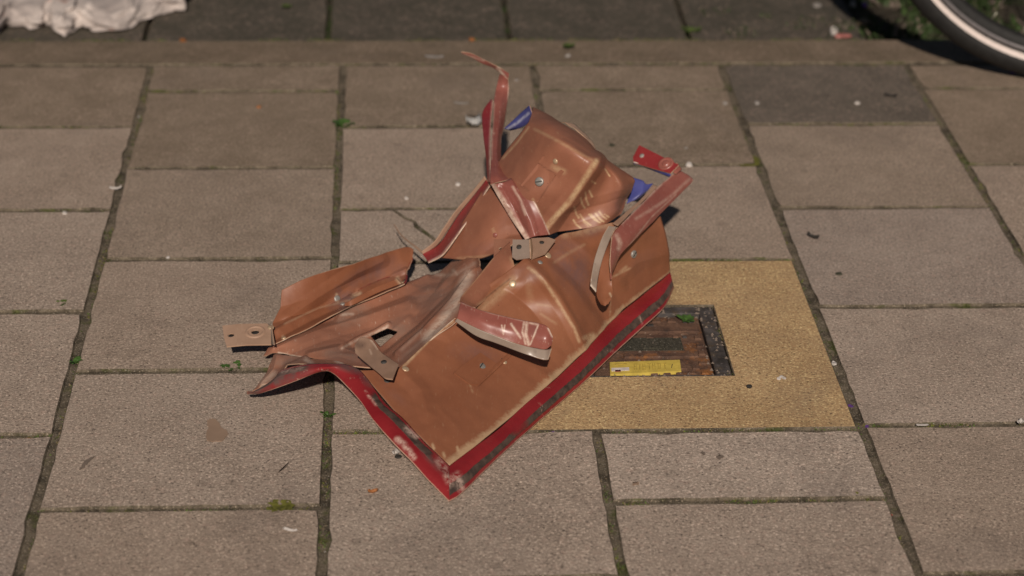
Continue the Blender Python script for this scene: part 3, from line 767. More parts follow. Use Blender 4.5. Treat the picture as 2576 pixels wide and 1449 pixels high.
mid = patch('middle_sheet', MS, 221, 91, 'brown_primer_dusty', 'red_enamel', wreck, dent=0.0012, seed=4,
    creases=[([(855, 800), (900, 775), (1000, 735), (1075, 700)], 16, .0045), ([(690, 884), (800, 840), (930, 800), (1030, 765)], 22, .0050), ([(960, 875), (1040, 810), (1120, 730), (1190, 665)], 18, -.0060), ([(1000, 895), (1070, 835), (1140, 760), (1195, 680)], 14, .0055), ([(860, 878), (905, 853), (945, 837), (978, 818)], 10, .0050), ([(780, 895), (850, 880), (900, 895)], 16, .0040), ([(1040, 790), (1090, 730), (1110, 690)], 14, -.0030)],
    holes=[[(933, 845), (975, 825), (1002, 834), (957, 872)]],
    pale=[([(1178, 692), (1160, 728), (1140, 770), (1105, 818), (1075, 850)], 16, .85), ([(1110, 695), (1150, 688), (1195, 662)], 6, .35), ([(1060, 830), (1010, 880)], 6, .3),
          ([(700, 887), (730, 893), (780, 902)], 3, .8), ([(860, 876), (905, 852), (945, 836), (975, 820)], 4, .75), ([(1095, 690), (1120, 692)], 5, .6), ([(1140, 680), (1150, 690)], 5, .6), ([(858, 792), (888, 790)], 4, .7), ([(735, 838), (800, 812)], 3, .5)],
    grime=[(880, 790, 45, 30, -.3, .8), (1000, 830, 50, 28, -.3, .6), (870, 890, 70, 18, .1, .7), (1090, 740, 60, 40, -.5, .5), (1050, 870, 60, 12, -.7, .6)])
NK = [[(688, 892, .034), (678, 915, .032), (664, 948, .028), (634, 984, .022)],
      [(722, 893, .040), (714, 910, .038), (700, 932, .034), (680, 962, .032)],
      [(776, 902, .048), (760, 910, .050), (738, 920, .053), (712, 930, .051)],
      [(846, 907, .060), (825, 910, .060), (800, 913, .064), (772, 916, .065)],
      [(896, 919, .070), (880, 919, .071), (862, 918, .072), (840, 916, .072)]]
skirt = patch('torn_skirt', NK, 90, 40, 'brown_primer_dusty', 'red_enamel', wreck, dent=0.0010, seed=5, creases=[([(700, 900), (690, 935), (660, 970)], 14, .004), ([(770, 903), (750, 915), (725, 925)], 12, .004)], pale=[([(770, 905), (784, 914)], 7, .9), ([(845, 905), (858, 914)], 7, .9), ([(690, 940), (660, 965)], 10, .4)],
    grime=[(730, 905, 60, 20, -.2, .7), (670, 950, 40, 15, -.6, .6)])
WG = [[(681, 866, .032), (686, 812, .036), (706, 772, .046), (709, 729, .062)],
      [(763, 830, .036), (770, 790, .034), (776, 752, .048), (763, 703, .070)],
      [(813, 804, .040), (826, 766, .031), (836, 726, .047), (828, 682, .072)],
      [(887, 767, .044), (892, 736, .033), (896, 700, .046), (893, 664, .070)],
      [(950, 742, .045), (956, 706, .032), (960, 676, .044), (958, 640, .062)],
      [(1006, 716, .045), (1018, 692, .033), (1028, 660, .040), (1022, 621, .052)],
      [(1016, 709, .045), (1024, 688, .036), (1037, 652, .042), (1041, 627, .048)]]
wing = patch('left_wing', WG, 181, 70, 'brown_primer_plain', 'red_enamel', wreck, vlin=True, dent=0.0010, seed=6,
    creases=[([(725, 800), (800, 745), (893, 684), (960, 655)], 22, .0040), ([(690, 850), (780, 800), (870, 758), (1010, 700)], 16, -.0040), ([(700, 830), (800, 782), (880, 745)], 10, .0030), ([(905, 730), (980, 700), (1020, 680)], 10, .0030)],
    pale=[([(888, 745), (905, 738)], 6, .9), ([(715, 815), (800, 775), (880, 755)], 3, .35), ([(1000, 700), (1008, 716)], 6, .8), ([(846, 740), (850, 758)], 4, .8), ([(712, 848), (716, 856)], 5, .8)],
    grime=[(870, 760, 40, 26, -.4, .95), (930, 690, 70, 26, -.5, .75), (1000, 690, 30, 30, 0, .5), (850, 735, 12, 16, 0, .9)])
FOLD = [[(1012, 712, .047), (1000, 700, .052)], [(950, 737, .048), (946, 722, .054)], [(890, 766, .047), (888, 752, .052)], [(868, 770, .044), (866, 764, .046)]]
patch('folded_edge', FOLD, 50, 8, 'brown_primer_plain', 'brown_primer_dusty', wreck, dent=0.0004, seed=8, pale=[([(1000, 700), (1010, 712)], 8, .8)])
rivet(wing, 848, 752, .0045, 'screw_steel'); rivet(wing, 862, 764, .003, 'screw_steel')
rivet(wing, 1010, 712, .004, 'rivet_brass'); rivet(wing, 714, 850, .003, 'rivet_brass')
bore('rivet_hole', wing, 1016, 706, .0022)

# -- upper panel
UPP = [[(1105, 648, .050), (1150, 580, .086), (1200, 500, .130), (1262, 393, .172), (1322, 318, .214), (1333, 298, .219), (1339, 279, .216), (1341, 268, .205), (1338, 272, .180), (1332, 290, .150)],
       [(1200, 652, .070), (1235, 572, .112), (1275, 490, .152), (1320, 412, .188), (1364, 346, .222), (1373, 322, .230), (1378, 301, .228), (1379, 288, .215), (1378, 290, .185), (1376, 305, .150)],
       [(1300, 614, .092), (1320, 552, .126), (1346, 484, .165), (1380, 422, .196), (1412, 368, .226), (1422, 346, .230), (1423, 325, .227), (1419, 312, .216), (1416, 316, .186), (1412, 330, .155)],
       [(1374, 590, .106), (1395, 548, .130), (1421, 508, .154), (1452, 462, .182), (1482, 410, .212), (1489, 388, .214), (1483, 363, .211), (1472, 347, .202), (1468, 352, .176), (1464, 366, .150)],
       [(1440, 579, .110), (1462, 548, .125), (1490, 512, .144), (1512, 476, .160), (1526, 440, .178), (1524, 418, .190), (1514, 396, .196), (1505, 382, .194), (1502, 386, .172), (1500, 398, .150)],
       [(1516, 567, .116), (1532, 546, .125), (1550, 520, .135), (1562, 496, .148), (1566, 466, .164), (1562, 444, .172), (1552, 424, .178), (1542, 412, .178), (1539, 416, .160), (1536, 428, .142)],
       [(1563, 538, .120), (1572, 521, .125), (1580, 502, .131), (1589, 482, .140), (1596, 462, .150), (1598, 456, .153), (1596, 450, .156), (1591, 444, .156), (1588, 448, .145), (1585, 458, .132)]]
scr = [((0, 940), (30, 990), (80, 1030)), ((70, 880), (120, 950), (190, 1000)), ((110, 960), (160, 1010)), ((170, 880), (230, 940), (290, 970)), ((240, 870), (290, 930), (330, 960)),
       ((280, 850), (320, 900), (360, 930)), ((340, 880), (385, 910)), ((80, 700), (95, 770), (125, 810)), ((130, 640), (140, 720), (165, 780)), ((170, 620), (205, 690)), ((345, 390), (395, 465)),
       ((10, 800), (30, 870), (60, 920)), ((190, 880), (260, 950)), ((200, 520), (240, 545)), ((215, 900), (275, 965)), ((265, 905), (310, 955))]
upper = patch('upper_panel', UPP, 190, 180, 'brown_primer_upper', 'blue_enamel', wreck, dent=0.0007, seed=9,
    creases=[([(1370, 585), (1402, 540), (1432, 508), (1470, 452), (1502, 402)], 26, .0060), ([(1440, 540), (1500, 520), (1570, 500)], 24, -.0030), ([(1210, 640), (1280, 590), (1330, 585)], 24, .0030)],
    pale=[([r2(*p) for p in s], 2.3, .95) for s in scr] +
         [([(1376, 572), (1402, 540), (1432, 508), (1470, 452), (1500, 405)], 8, .85), ([(1345, 325), (1385, 345), (1422, 365), (1470, 392), (1500, 408)], 5, .30), ([(1378, 588), (1362, 545), (1340, 500)], 3, .5), ([(1392, 420), (1418, 432)], 9, .45),  # second line here is a painted highlight along the rolled ridge
          ([(1265, 398), (1300, 360), (1330, 320)], 3, .5), ([(1245, 590), (1240, 575)], 3, .5), ([(1290, 640), (1150, 650)], 4, .3)],
    dark=[([(1312, 466), (1355, 412), (1398, 439), (1352, 510)], 2, .55), ([(1355, 412), (1367, 392)], 2, .5), ([(1330, 480), (1312, 466)], 3, .4)],
    grime=[(1565, 510, 28, 40, .4, .6), (1300, 540, 40, 60, 0, .25), (1240, 630, 60, 20, 0, .35)])
patch('blue_flap', [[(1331, 268, .222), (1337, 285, .217), (1337, 296, .214)], [(1312, 285, .208), (1320, 303, .203), (1328, 313, .200)], [(1290, 306, .194), (1300, 318, .190), (1310, 325, .187)], [(1268, 327, .180), (1276, 330, .178), (1285, 332, .176)]], 40, 14, 'blue_enamel', 'brown_primer_plain', wreck, dent=0.0008, seed=10,
    pale=[([(1330, 285), (1300, 310), (1272, 328)], 4, .85)], shift=(0, 0.004, 0))
patch('blue_flap', [[(1594, 447, .140), (1588, 478, .128), (1578, 514, .116)], [(1618, 455, .138), (1606, 485, .127), (1590, 508, .118)], [(1628, 464, .134), (1616, 488, .126), (1600, 506, .118)], [(1645, 462, .132), (1630, 482, .126), (1612, 500, .118)]], 36, 16, 'blue_enamel', 'brown_primer_plain', wreck, dent=0.0006, seed=11, shift=(0, 0.006, -0.002))
patch('adhesive_residue', [[(1412, 303, .213), (1414, 307, .213)], [(1430, 309, .212), (1428, 316, .213)], [(1452, 324, .209), (1448, 331, .211)], [(1476, 340, .205), (1470, 347, .206)], [(1497, 364, .200), (1490, 367, .201)], [(1510, 389, .194), (1503, 388, .197)]], 90, 8, 'bare_tan', 'bare_grey', wreck, thick=0.0006, dent=0.0050, seed=12)

# -- left flange of the upper panel: a red channel ending in a sharp corner
patch('edge_flange', [[(1218, 444, .158), (1223, 452, .154)], [(1182, 489, .128), (1188, 496, .124)], [(1146, 532, .104), (1153, 540, .098)], [(1120, 570, .084), (1128, 578, .078)], [(1093, 609, .064), (1100, 617, .058)], [(1060, 634, .050), (1064, 641, .046)]], 80, 8, 'bare_tan', 'red_enamel', wreck, dent=0.0004, seed=13)
patch('edge_flange', [[(1223, 452, .154), (1227, 460, .152), (1230, 468, .152)], [(1188, 496, .124), (1193, 506, .122), (1200, 516, .122)], [(1153, 540, .098), (1160, 552, .096), (1169, 565, .098)], [(1128, 578, .078), (1135, 592, .078), (1141, 604, .080)], [(1100, 617, .058), (1106, 629, .058), (1112, 641, .060)], [(1062, 638, .047), (1070, 649, .045), (1077, 660, .046)]], 90, 16, 'red_enamel', 'brown_primer_plain', wreck, dent=0.0005, seed=14,
    pale=[([(1230, 468), (1169, 565), (1112, 641), (1077, 660)], 3, .8)], grime=[(1165, 545, 16, 34, .6, .7), (1205, 490, 14, 25, .6, .5)])
patch('torn_sliver', [[(990, 564, .036), (991.5, 564, .037)], [(1004, 588, .034), (1006, 587, .036)], [(1020, 604, .036), (1023, 602, .038)], [(1040, 620, .042), (1045, 617, .044)], [(1064, 640, .045), (1070, 637, .047)]], 50, 4, 'bare_tan', 'brown_primer_plain', wreck, thick=0.0008, dent=0, seed=15)

# -- upright strap with a bent tip, forked at its foot
patch('upright_strap', [[(1256, 186, .206), (1266, 190, .207), (1277, 200, .203)], [(1248, 222, .190), (1264, 224, .190), (1281, 226, .188)], [(1242, 258, .184), (1260, 258, .184), (1277, 262, .178)], [(1241, 306, .176), (1256, 306, .176), (1270, 308, .168)], [(1236, 360, .170), (1250, 360, .170), (1261, 360, .162)], [(1235, 400, .168), (1250, 400, .168), (1263, 402, .162)], [(1233, 440, .166), (1252, 438, .168), (1270, 434, .164)], [(1233, 464, .160), (1258, 456, .166), (1284, 450, .166)]], 110, 18, 'worn_red', 'red_enamel', wreck, dent=0.0006, seed=16,
    pale=[([(1280, 205), (1278, 262), (1270, 310), (1261, 358)], 2.2, .9), ([(1243, 260), (1239, 320), (1236, 400)], 3, .4)])
patch('upright_strap', [[(1236, 248, .176), (1240, 252, .178)], [(1217, 274, .172), (1238, 278, .174)], [(1212, 296, .168), (1235, 300, .172)], [(1216, 342, .164), (1233, 345, .169)], [(1222, 400, .160), (1232, 402, .167)], [(1226, 458, .155), (1235, 458, .162)]], 90, 12, 'red_enamel', 'brown_primer_plain', wreck, dent=0.0004, seed=17,
    pale=[([(1240, 252), (1236, 300), (1233, 345), (1232, 402), (1234, 455)], 4, .55)])
patch('strap_tip', [[(1159, 132, .214), (1161, 136, .211)], [(1186, 136, .214), (1184, 145, .208)], [(1217, 151, .212), (1213, 160, .206)], [(1243, 165, .210), (1238, 171, .204)], [(1262, 175, .209), (1256, 183, .203)], [(1280, 183, .208), (1276, 202, .202)]], 70, 8, 'worn_red', 'red_enamel', wreck, dent=0.0005, seed=18,
    pale=[([(1252, 172), (1270, 195)], 5, .8), ([(1160, 134), (1217, 153)], 3, .4)])
FORK = [[(1233, 464, .162), (1246, 462, .166), (1264, 458, .168), (1284, 450, .167)], [(1262, 514, .146), (1275, 508, .150), (1300, 494, .156), (1338, 498, .156)], [(1285, 553, .128), (1300, 548, .133), (1326, 540, .139), (1362, 541, .138)], [(1320, 602, .112), (1332, 599, .114), (1352, 594, .116), (1384, 590, .114)]]
patch('forked_strap', FORK, 80, 40, 'worn_red', 'red_enamel', wreck, dent=0.0010, seed=19, creases=[([(1285, 460), (1312, 505), (1335, 560), (1345, 595)], 14, .004), ([(1262, 470), (1290, 520), (1318, 580)], 10, -.0025)],
    pale=[([(1238, 468), (1270, 512), (1293, 553), (1325, 600)], 9, .95), ([(1290, 470), (1310, 505), (1322, 540)], 4, .6), ([(1338, 498), (1362, 541), (1384, 590)], 3, .9)], grime=[(1330, 520, 20, 30, -.4, .4)])

# -- central brackets
bl, fb, ry = plate('bracket', [(1242, 602, .108), (1292, 600, .116), (1291, 612, .114), (1242, 650, .100)], [(1258.5, 625, .0022)], .0014, 'brown_primer_dusty', 'red_enamel', wreck)
bm_, fm, ry = plate('bracket', [(1290, 604, .138), (1334, 601, .142), (1335, 650, .124), (1299, 653, .123), (1288, 646, .125)], [(1305.5, 621, .0032)], .0016, 'bracket_grey', 'brown_primer_plain', wreck)
br_, fr, ry = plate('bracket', [(1336, 600, .136), (1380, 596, .138), (1398, 603, .136), (1372, 640, .125), (1336, 651, .123)], [(1363, 609, .0030)], .0014, 'tab_tan', 'brown_primer_plain', wreck)
for br0, f0, hx, hy, hr in ((bl, fb, 1258.5, 625, .003), (bm_, fm, 1305.5, 621, .004), (br_, fr, 1363, 609, .0038)):
    c, a, b, n = f0; d = at(hx, hy, 0) - CAM; p = CAM + d * (((c - CAM) @ n) / (d @ n))
    turned('hole_shade', p - n * .0032, n, [(hr, -.001), (hr, .0008)], 'slot_dark', br0, 12)  # dark disc behind each hole, painting the shade seen through it
rivet(lower, 1378, 642, .0050); rivet(lower, 1358, 660, .0032, 'screw_steel'); rivet(lower, 1290, 714, .0046)
patch('bracket_lip', [[(1334, 602, .143), (1339, 600, .138)], [(1335, 628, .136), (1341, 626, .130)], [(1336, 651, .125), (1340, 651, .122)]], 24, 5, 'rivet_brass', 'bare_tan', wreck, dent=0.0006, seed=20)

# -- curled strap across the middle: brown inside, red outside, pale hem
CS_IN = [[(1282, 607, .118), (1290, 650, .116), (1304, 698, .102)], [(1243, 646, .116), (1264, 668, .112), (1274, 712, .098)], [(1208, 688, .112), (1232, 712, .106), (1244, 738, .094)], [(1180, 722, .110), (1208, 742, .102), (1220, 756, .093)], [(1162, 744, .110), (1186, 758, .102), (1204, 768, .095)], [(1157, 760, .112), (1172, 768, .106), (1196, 774, .100)]]
curl_in = patch('curled_strap', CS_IN, 90, 36, 'brown_primer_upper', 'red_enamel', wreck, dent=0.0007, seed=21,
    pale=[([(1304, 700), (1270, 716), (1240, 742), (1205, 770)], 8, .35), ([(1288, 650), (1300, 690)], 8, .3), ([(1242, 648), (1208, 690), (1162, 745)], 2.5, .3)])
curl_in['label'] = 'bare brown inner face of the curled strap'
TOPR = [(1159, 758, .114), (1195, 774, .116), (1236, 786, .114), (1278, 797, .111), (1320, 806, .107), (1356, 813, .103), (1378, 823, .099), (1391, 847, .093)]
MIDR = [(1149, 802, .106), (1199, 826, .101), (1246, 846, .095), (1290, 862, .089), (1322, 871, .084), (1350, 876, .080), (1372, 879, .078), (1388, 868, .084)]
BOTR = [(1144, 808, .104), (1197, 845, .094), (1242, 862, .088), (1286, 878, .082), (1318, 890, .077), (1348, 899, .074), (1368, 904, .072), (1378, 903, .073)]
curl_out = patch('curled_strap', [[a, tuple((a[i] + b[i]) / 2 + (.002 if i == 2 else 0) for i in range(3)), b] for a, b in zip(TOPR, MIDR)], 130, 26, 'worn_red', 'brown_primer_plain', wreck, dent=0.0006, seed=22,
    pale=[([(1262, 818), (1266, 840)], 2.2, 1), ([(1270, 818), (1266, 842)], 2.0, .9), ([(1286, 815), (1297, 832), (1310, 850)], 3.4, 1), ([(1318, 812), (1314, 835), (1322, 865)], 3, 1), ([(1325, 812), (1322, 840), (1330, 866)], 5, .95), ([(1354, 817), (1345, 840), (1334, 866)], 2.5, 1), ([(1330, 812), (1352, 817)], 3, .9), ([(1379, 826), (1390, 848)], 3, .9), ([(1160, 762), (1236, 788), (1320, 808)], 2, .4)],
    grime=[(1340, 830, 12, 16, 0, .4)])
curl_out['label'] = 'scratched red outer face of the curled strap'
hem = patch('strap_hem', [[(a[0], a[1], a[2] + .0015), b] for a, b in zip(MIDR[:-1], BOTR[:-1])] + [[(1386, 876, .083), (1378, 904, .073)]], 110, 10, 'bare_grey', 'bare_tan', wreck, dent=0.0004, seed=23, grime=[(1346, 884, 4, 5, 0, 1)])

# -- right-hand strap, its tongue and the red bracket at its end
FS = [[(1704, 424, 0.137), (1716, 430, 0.1335), (1733, 440, 0.1285), (1746, 452, 0.122)], [(1690, 440, 0.136), (1702, 448, 0.1325), (1718, 462, 0.1275), (1730, 470, 0.121)], [(1651, 473, 0.135), (1665, 483, 0.1312), (1682, 496, 0.1258), (1697, 503, 0.119)], [(1606, 521, 0.135), (1624, 530, 0.1308), (1642, 540, 0.1252), (1657, 544, 0.118)], [(1564, 563, 0.135), (1578, 574, 0.1298), (1594, 586, 0.1232), (1606, 596, 0.115)], [(1543, 594, 0.131), (1552, 606, 0.1255), (1560, 620, 0.1185), (1568, 634, 0.11)], [(1536, 645, 0.117), (1541, 648, 0.1142), (1548, 652, 0.1098), (1555, 655, 0.104)], [(1537, 680, 0.103), (1539, 682, 0.1018), (1541, 684, 0.0992), (1543, 686, 0.095)], [(1539, 703, 0.093), (1540, 703, 0.0928), (1541, 703, 0.0912), (1541, 704, 0.088)]]
right_strap = patch('side_strap', FS, 150, 30, 'worn_red', 'red_enamel', wreck, dent=0.0008, seed=24,
    pale=[([(1706, 424), (1654, 472), (1606, 520), (1564, 562)], 4, .55), ([(1735, 450), (1690, 492), (1650, 520), (1600, 550)], 5, .3), ([(1700, 490), (1640, 545), (1572, 632)], 2, .4), ([(1552, 592), (1560, 612), (1556, 625)], 7, .55), ([(1748, 440), (1745, 456)], 4, 1)])
TG = [[(1551, 571, .132), (1542, 583, .130), (1536, 597, .127)], [(1535, 602, .122), (1534, 612, .121), (1536, 622, .119)], [(1516, 652, .104), (1526, 656, .104), (1535, 660, .104)], [(1505, 699, .086), (1520, 702, .087), (1538, 704, .088)], [(1499, 734, .074), (1520, 738, .077), (1543, 730, .078)], [(1503, 752, .070), (1520, 756, .073), (1538, 750, .074)], [(1511, 766, .067), (1521, 769, .069), (1531, 764, .070)]]
tongue = patch('strap_tongue', TG, 80, 20, 'brown_primer_plain', 'red_enamel', wreck, dent=0.0006, seed=25, pale=[([(1534, 738), (1538, 746)], 3, .8)])
patch('strap_hem', [[(1533, 569, .138), (1552, 570, .134)], [(1514, 602, .126), (1535, 602, .124)], [(1496, 652, .108), (1516, 652, .107)], [(1488, 698, .092), (1505, 698, .089)], [(1485, 719, .083), (1500, 735, .076)]], 80, 10, 'bare_grey', 'bare_tan', wreck, dent=0.0006, seed=26, pale=[([(1486, 718), (1498, 732)], 4, 1)], grime=[(1497, 665, 3, 3, 0, .9), (1497, 685, 3, 3, 0, .8), (1494, 705, 3, 3, 0, .7)])
patch('edge_bead', [[(1644, 464, .128), (1653, 468, .128)], [(1612, 500, .126), (1622, 500, .126)], [(1580, 528, .126), (1590, 530, .126)], [(1541, 560, .128), (1554, 566, .130)]], 60, 8, 'bare_tan', 'brown_primer_plain', wreck, dent=0.0005, seed=27)
pl, frm, ry = plate('bracket', [(1609, 367, .150), (1650, 386, .150), (1706, 412, .150), (1688, 439, .138), (1640, 424, .138), (1593, 408, .138), (1591.5, 394, .142)], [], .0014, 'red_enamel', 'blue_enamel', wreck)
pl['label'] = 'small red bracket with a pressed ring, blue underneath'
c, a, b, n = frm
def on_plane(frm, x, y):
    c, a, b, n = frm; d = at(x, y, 0) - CAM; return CAM + d * (((c - CAM) @ n) / (d @ n)), n
p, n = on_plane(frm, 1675, 412)
turned('pressed_ring', p, n, [(.0105, -.001), (.0098, .0014), (.0082, .0016), (.0066, .0004), (.0048, .0004), (.0042, .0022), (.003, .0024)], 'worn_red', pl, 22)
p, n = on_plane(frm, 1615, 392)
turned('rivet', p, n, [(.0032, -.001), (.003, .001), (.001, .0012)], 'litter_grey', pl, 12)
patch('bracket_lip', [[(1593, 408, .138), (1594, 413, .135)], [(1632, 419.5, .138), (1633, 426, .134)], [(1688, 439, .138), (1684, 446, .133)]], 30, 4, 'blue_enamel', 'blue_enamel', wreck, dent=0.0002, seed=28, pale=[([(1593, 408), (1625, 420)], 5, .8)])
patch('bracket_neck', [[(1690, 432, .140), (1704, 410, .149)], [(1702, 438, .136), (1716, 426, .138)]], 8, 8, 'worn_red', 'blue_enamel', wreck, dent=0, seed=29)

# -- bracket at the far left and tab over the middle sheet
lp, frm, ry = plate('bracket', [(559, 818, .040), (600, 816, .040), (672, 814, .042), (681, 822, .042), (682, 866, .036), (620, 868, .034), (570, 870, .034), (564, 852, .035)], [(581, 843, .0040), (642, 835, .0048)], .0016, 'bare_tan', 'red_enamel', wreck)
lp['label'] = 'pale tan bracket with two holes at the left end'
p, n = on_plane(frm, 642, 835)
def ring(name, p, n, prof, mat, parent, seg=24):
    a, b, n = basis(n); V = []; F = []
    for r, h in prof:
        V += [p + a * r * math.cos(2 * math.pi * k / seg) + b * r * math.sin(2 * math.pi * k / seg) + n * h for k in range(seg)]
    for j in range(len(prof) - 1):
        for k in range(seg):
            k2 = (k + 1) % seg; F.append([j * seg + k, j * seg + k2, (j + 1) * seg + k2, (j + 1) * seg + k])
    return link(name, mesh_from(name, V, F, True), parent, [M[mat]])
ring('pressed_ring', p, n, [(.0125, -.0004), (.0112, .0010), (.0095, .0014), (.0080, .0002)], 'bare_tan', lp)
rivet(lp, 679, 822, .0040)
for hx, hy, hr in ((581, 843, .0046), (642, 835, .0054)):
    p, n = on_plane(frm, hx, hy); turned('hole_shade', p - n * .0035, n, [(hr, -.001), (hr, .0008)], 'slot_dark', lp, 12)  # dark discs paint the shade in both bracket holes
patch('bracket_lip', [[(672, 814, .037), (681, 818, .044)], [(676, 840, .034), (685, 842, .042)], [(681, 866, .031), (689, 868, .040)]], 24, 6, 'bare_grey', 'bare_tan', wreck, dent=0.0003, seed=30)
tp = patch('tab', [[(892, 868, .080), (893, 878, .078), (893, 888, .075)], [(908, 849, .084), (912, 868, .080), (916, 908, .074)], [(934, 855, .086), (935, 880, .081), (932, 922, .075)], [(950, 876, .085), (950, 900, .081), (950, 936, .077)], [(964, 890, .084), (966, 912, .081), (968, 950, .078)], [(1004, 917, .080), (998, 928, .080), (988, 954, .078)]], 60, 36, 'tab_tan', 'red_enamel', wreck, dent=0.0004, seed=31,
    pale=[([(934, 855), (950, 876)], 4, .8), ([(930, 880), (934, 890)], 3, .6)], grime=[(905, 866, 16, 12, 0, .8), (911, 868, 4, 6, 0, 1), (975, 900, 20, 10, .6, .4)])
tp['label'] = 'tan tab with one hole bent over the panel'
bore('hole', tp, 966, 910, .0034)
rivet(lower, 1021, 928, .0042)

# -- pressed seats and screws
def seat(o, pts, lift, mat, name='pressed_seat'):
    V = [surf(o, *p) for p in pts]
    top = [v + n * lift for v, n in V]; bot = [v - n * .001 for v, n in V]; m = len(pts)
    c = np.mean(top, 0)
    a, b = top[1] - top[0], top[2] - top[0]
    F = [list(range(m)) if np.cross(a, b) @ V[0][1] > 0 else list(range(m))[::-1]] + [[i, (i + 1) % m, m + (i + 1) % m, m + i] for i in range(m)]
    return link(name, mesh_from(name, top + bot, F), o, [M[mat]])
seat(lower, [(1142, 939), (1160, 924), (1207, 889), (1246, 917), (1203, 968), (1180, 968)], .0012, 'brown_primer_plain')
seat(lower, [(1246, 917), (1300, 870), (1306, 876), (1204, 972), (1203, 968)], .0006, 'brown_primer_plain')
seat(upper, [(1312, 466), (1355, 412), (1398, 439), (1352, 510)], .0012, 'brown_primer_upper')
seat(upper, [(1355, 410), (1367, 392), (1420, 432), (1408, 446)], .0008, 'brown_primer_upper')
screw(lower, 1210, 922, .0058, 1.2); screw(upper, 1358, 457, .0056, 0.5); screw(lower, 1592, 639, .0050, 0.9)
rivet(upper, 1398, 405, .0036); bore('rivet_hole', lower, 1265, 906, .0030); rivet(lower, 1268, 913, .0030, 'rivet_brass')
rivet(upper, 1246, 590, .003, 'worn_red')
bore('tear', lower, 976, 957, .0040)

# ------------------------------------------------------------------ bicycle wheel
wheel = empty('bicycle_wheel', (1.447, 1.231, 0.0))
tag(wheel, 'bicycle wheel with black tyre and pale reflective stripe at the top right', 'bicycle wheel')
PSI = -0.165
WT = np.array([math.cos(PSI), math.sin(PSI), 0.0]); WNn = np.array([math.sin(PSI), -math.cos(PSI), 0.0]); WC = np.array([1.447, 1.231, 0.345])
def revolve(name, prof, mat, parent, seg=120):
    """prof: (radius, sideways) closed or open, sideways positive towards the viewer"""
    V = []; F = []; m = len(prof)
    for k in range(seg):
        t = 2 * math.pi * k / seg; d = WT * math.cos(t) + np.array([0, 0, 1]) * math.sin(t)
        V += [WC + d * r + WNn * s for r, s in prof]
    for k in range(seg):
        k2 = (k + 1) % seg
        for j in range(m - 1): F.append([k * m + j, k * m + j + 1, k2 * m + j + 1, k2 * m + j])
    me = mesh_from(name, V, F, True)
    bm = bmesh.new(); bm.from_mesh(me); bmesh.ops.recalc_face_normals(bm, faces=bm.faces); bm.to_mesh(me); bm.free()
    return link(name, me, parent, [M[mat]])
TR, TC = 0.0205, 0.3245
tyre = revolve('tyre', [(TC + TR * math.cos(a), TR * math.sin(a)) for a in np.linspace(-2.6, 2.6, 22)], 'black_rubber', wheel)
revolve('reflective_stripe', [(TC + (TR + .0006) * math.cos(a), (TR + .0006) * math.sin(a)) for a in np.linspace(2.0, 2.45, 7)], 'reflective_white', tyre)
rimw = revolve('wheel_rim', [(.3062, .0115), (.305, .0128), (.300, .0128), (.2985, .0115)], 'rim_alloy', wheel)
revolve('rim_well', [(.2986, .0118), (.290, .011), (.285, .008), (.282, 0), (.285, -.008), (.290, -.011), (.3065, -.0125)], 'black_rubber', wheel)
def rod(name, p, q, r, mat, parent, seg=8):
    p, q = np.array(p), np.array(q); a, b, n = basis(q - p); V = []; F = []
    for c in (p, q): V += [c + a * r * math.cos(2 * math.pi * k / seg) + b * r * math.sin(2 * math.pi * k / seg) for k in range(seg)]
    for k in range(seg): F.append([k, (k + 1) % seg, seg + (k + 1) % seg, seg + k])
    F += [list(range(seg))[::-1], list(range(seg, 2 * seg))]
    return link(name, mesh_from(name, V, F, True), parent, [M[mat]])
hub = rod('hub', WC - WNn * .045, WC + WNn * .045, .019, 'rim_alloy', wheel, 16)
for k in range(32):
    t = 2 * math.pi * (k + .5) / 32; s = 1 if k % 2 else -1; t2 = t + (0.9 if (k // 2) % 2 else -0.9)
    d = WT * math.cos(t) + np.array([0, 0, 1]) * math.sin(t); d2 = WT * math.cos(t2) + np.array([0, 0, 1]) * math.sin(t2)
    rod('spoke', WC + d2 * .022 + WNn * s * .030, WC + d * .283, .0013, 'spoke_steel', wheel, 6)
    rod('nipple', WC + d * .268 + WNn * s * .002, WC + d * .284, .0022, 'spoke_steel', wheel, 6)

# ------------------------------------------------------------------ crumpled paper at the far left
def paper_heap():
    nu, nv = 40, 13
    lower_e = [(-60, 150), (0, 84), (40, 66), (95, 76), (125, 62), (138, 84), (175, 86), (200, 70), (240, 80), (300, 78), (345, 58), (385, 42), (430, 32), (472, 30)]
    cols = []
    for x, y in lower_e:
        cols.append([(x, y, -.012), (x - 4, y - 16, .000), (x - 2, y - 44, .008), (x + 4, y - 80, .012), (x + 14, y - 130, -.008)])
    G = catmull_grid(cols, nu, nv)
    rr = random.Random(5)
    for i in range(nu):
        for j in range(nv):
            e = min(1, (j + .4) / 2, (nv - 1 - j + .4) / 2)
            G[i, j] += np.array([rr.gauss(0, .006), rr.gauss(0, .007), abs(rr.gauss(0, .008)) * e])
    V = G.reshape(-1, 3); n = len(V); idx = np.arange(n).reshape(nu, nv)
    q = np.stack([idx[:-1, :-1], idx[1:, :-1], idx[1:, 1:], idx[:-1, 1:]], -1).reshape(-1, 4)
    V[:, 2] = np.maximum(V[:, 2], -0.012)
    o = link('crumpled_paper', mesh_from('crumpled_paper', V, sum([[[a, b, c], [a, c, d]] if (a * 7) % 3 else [[a, b, d], [b, c, d]] for a, b, c, d in q.tolist()], []), True), None, [M['crumpled_paper']])
    sb = o.modifiers.new('soften', 'SUBSURF'); sb.levels = 1; sb.render_levels = 1
    md = o.modifiers.new('thickness', 'SOLIDIFY'); md.thickness = 0.0006
    return o
tag(paper_heap(), 'crumpled whitish paper sheet lying beyond the kerb at the far left', 'paper')

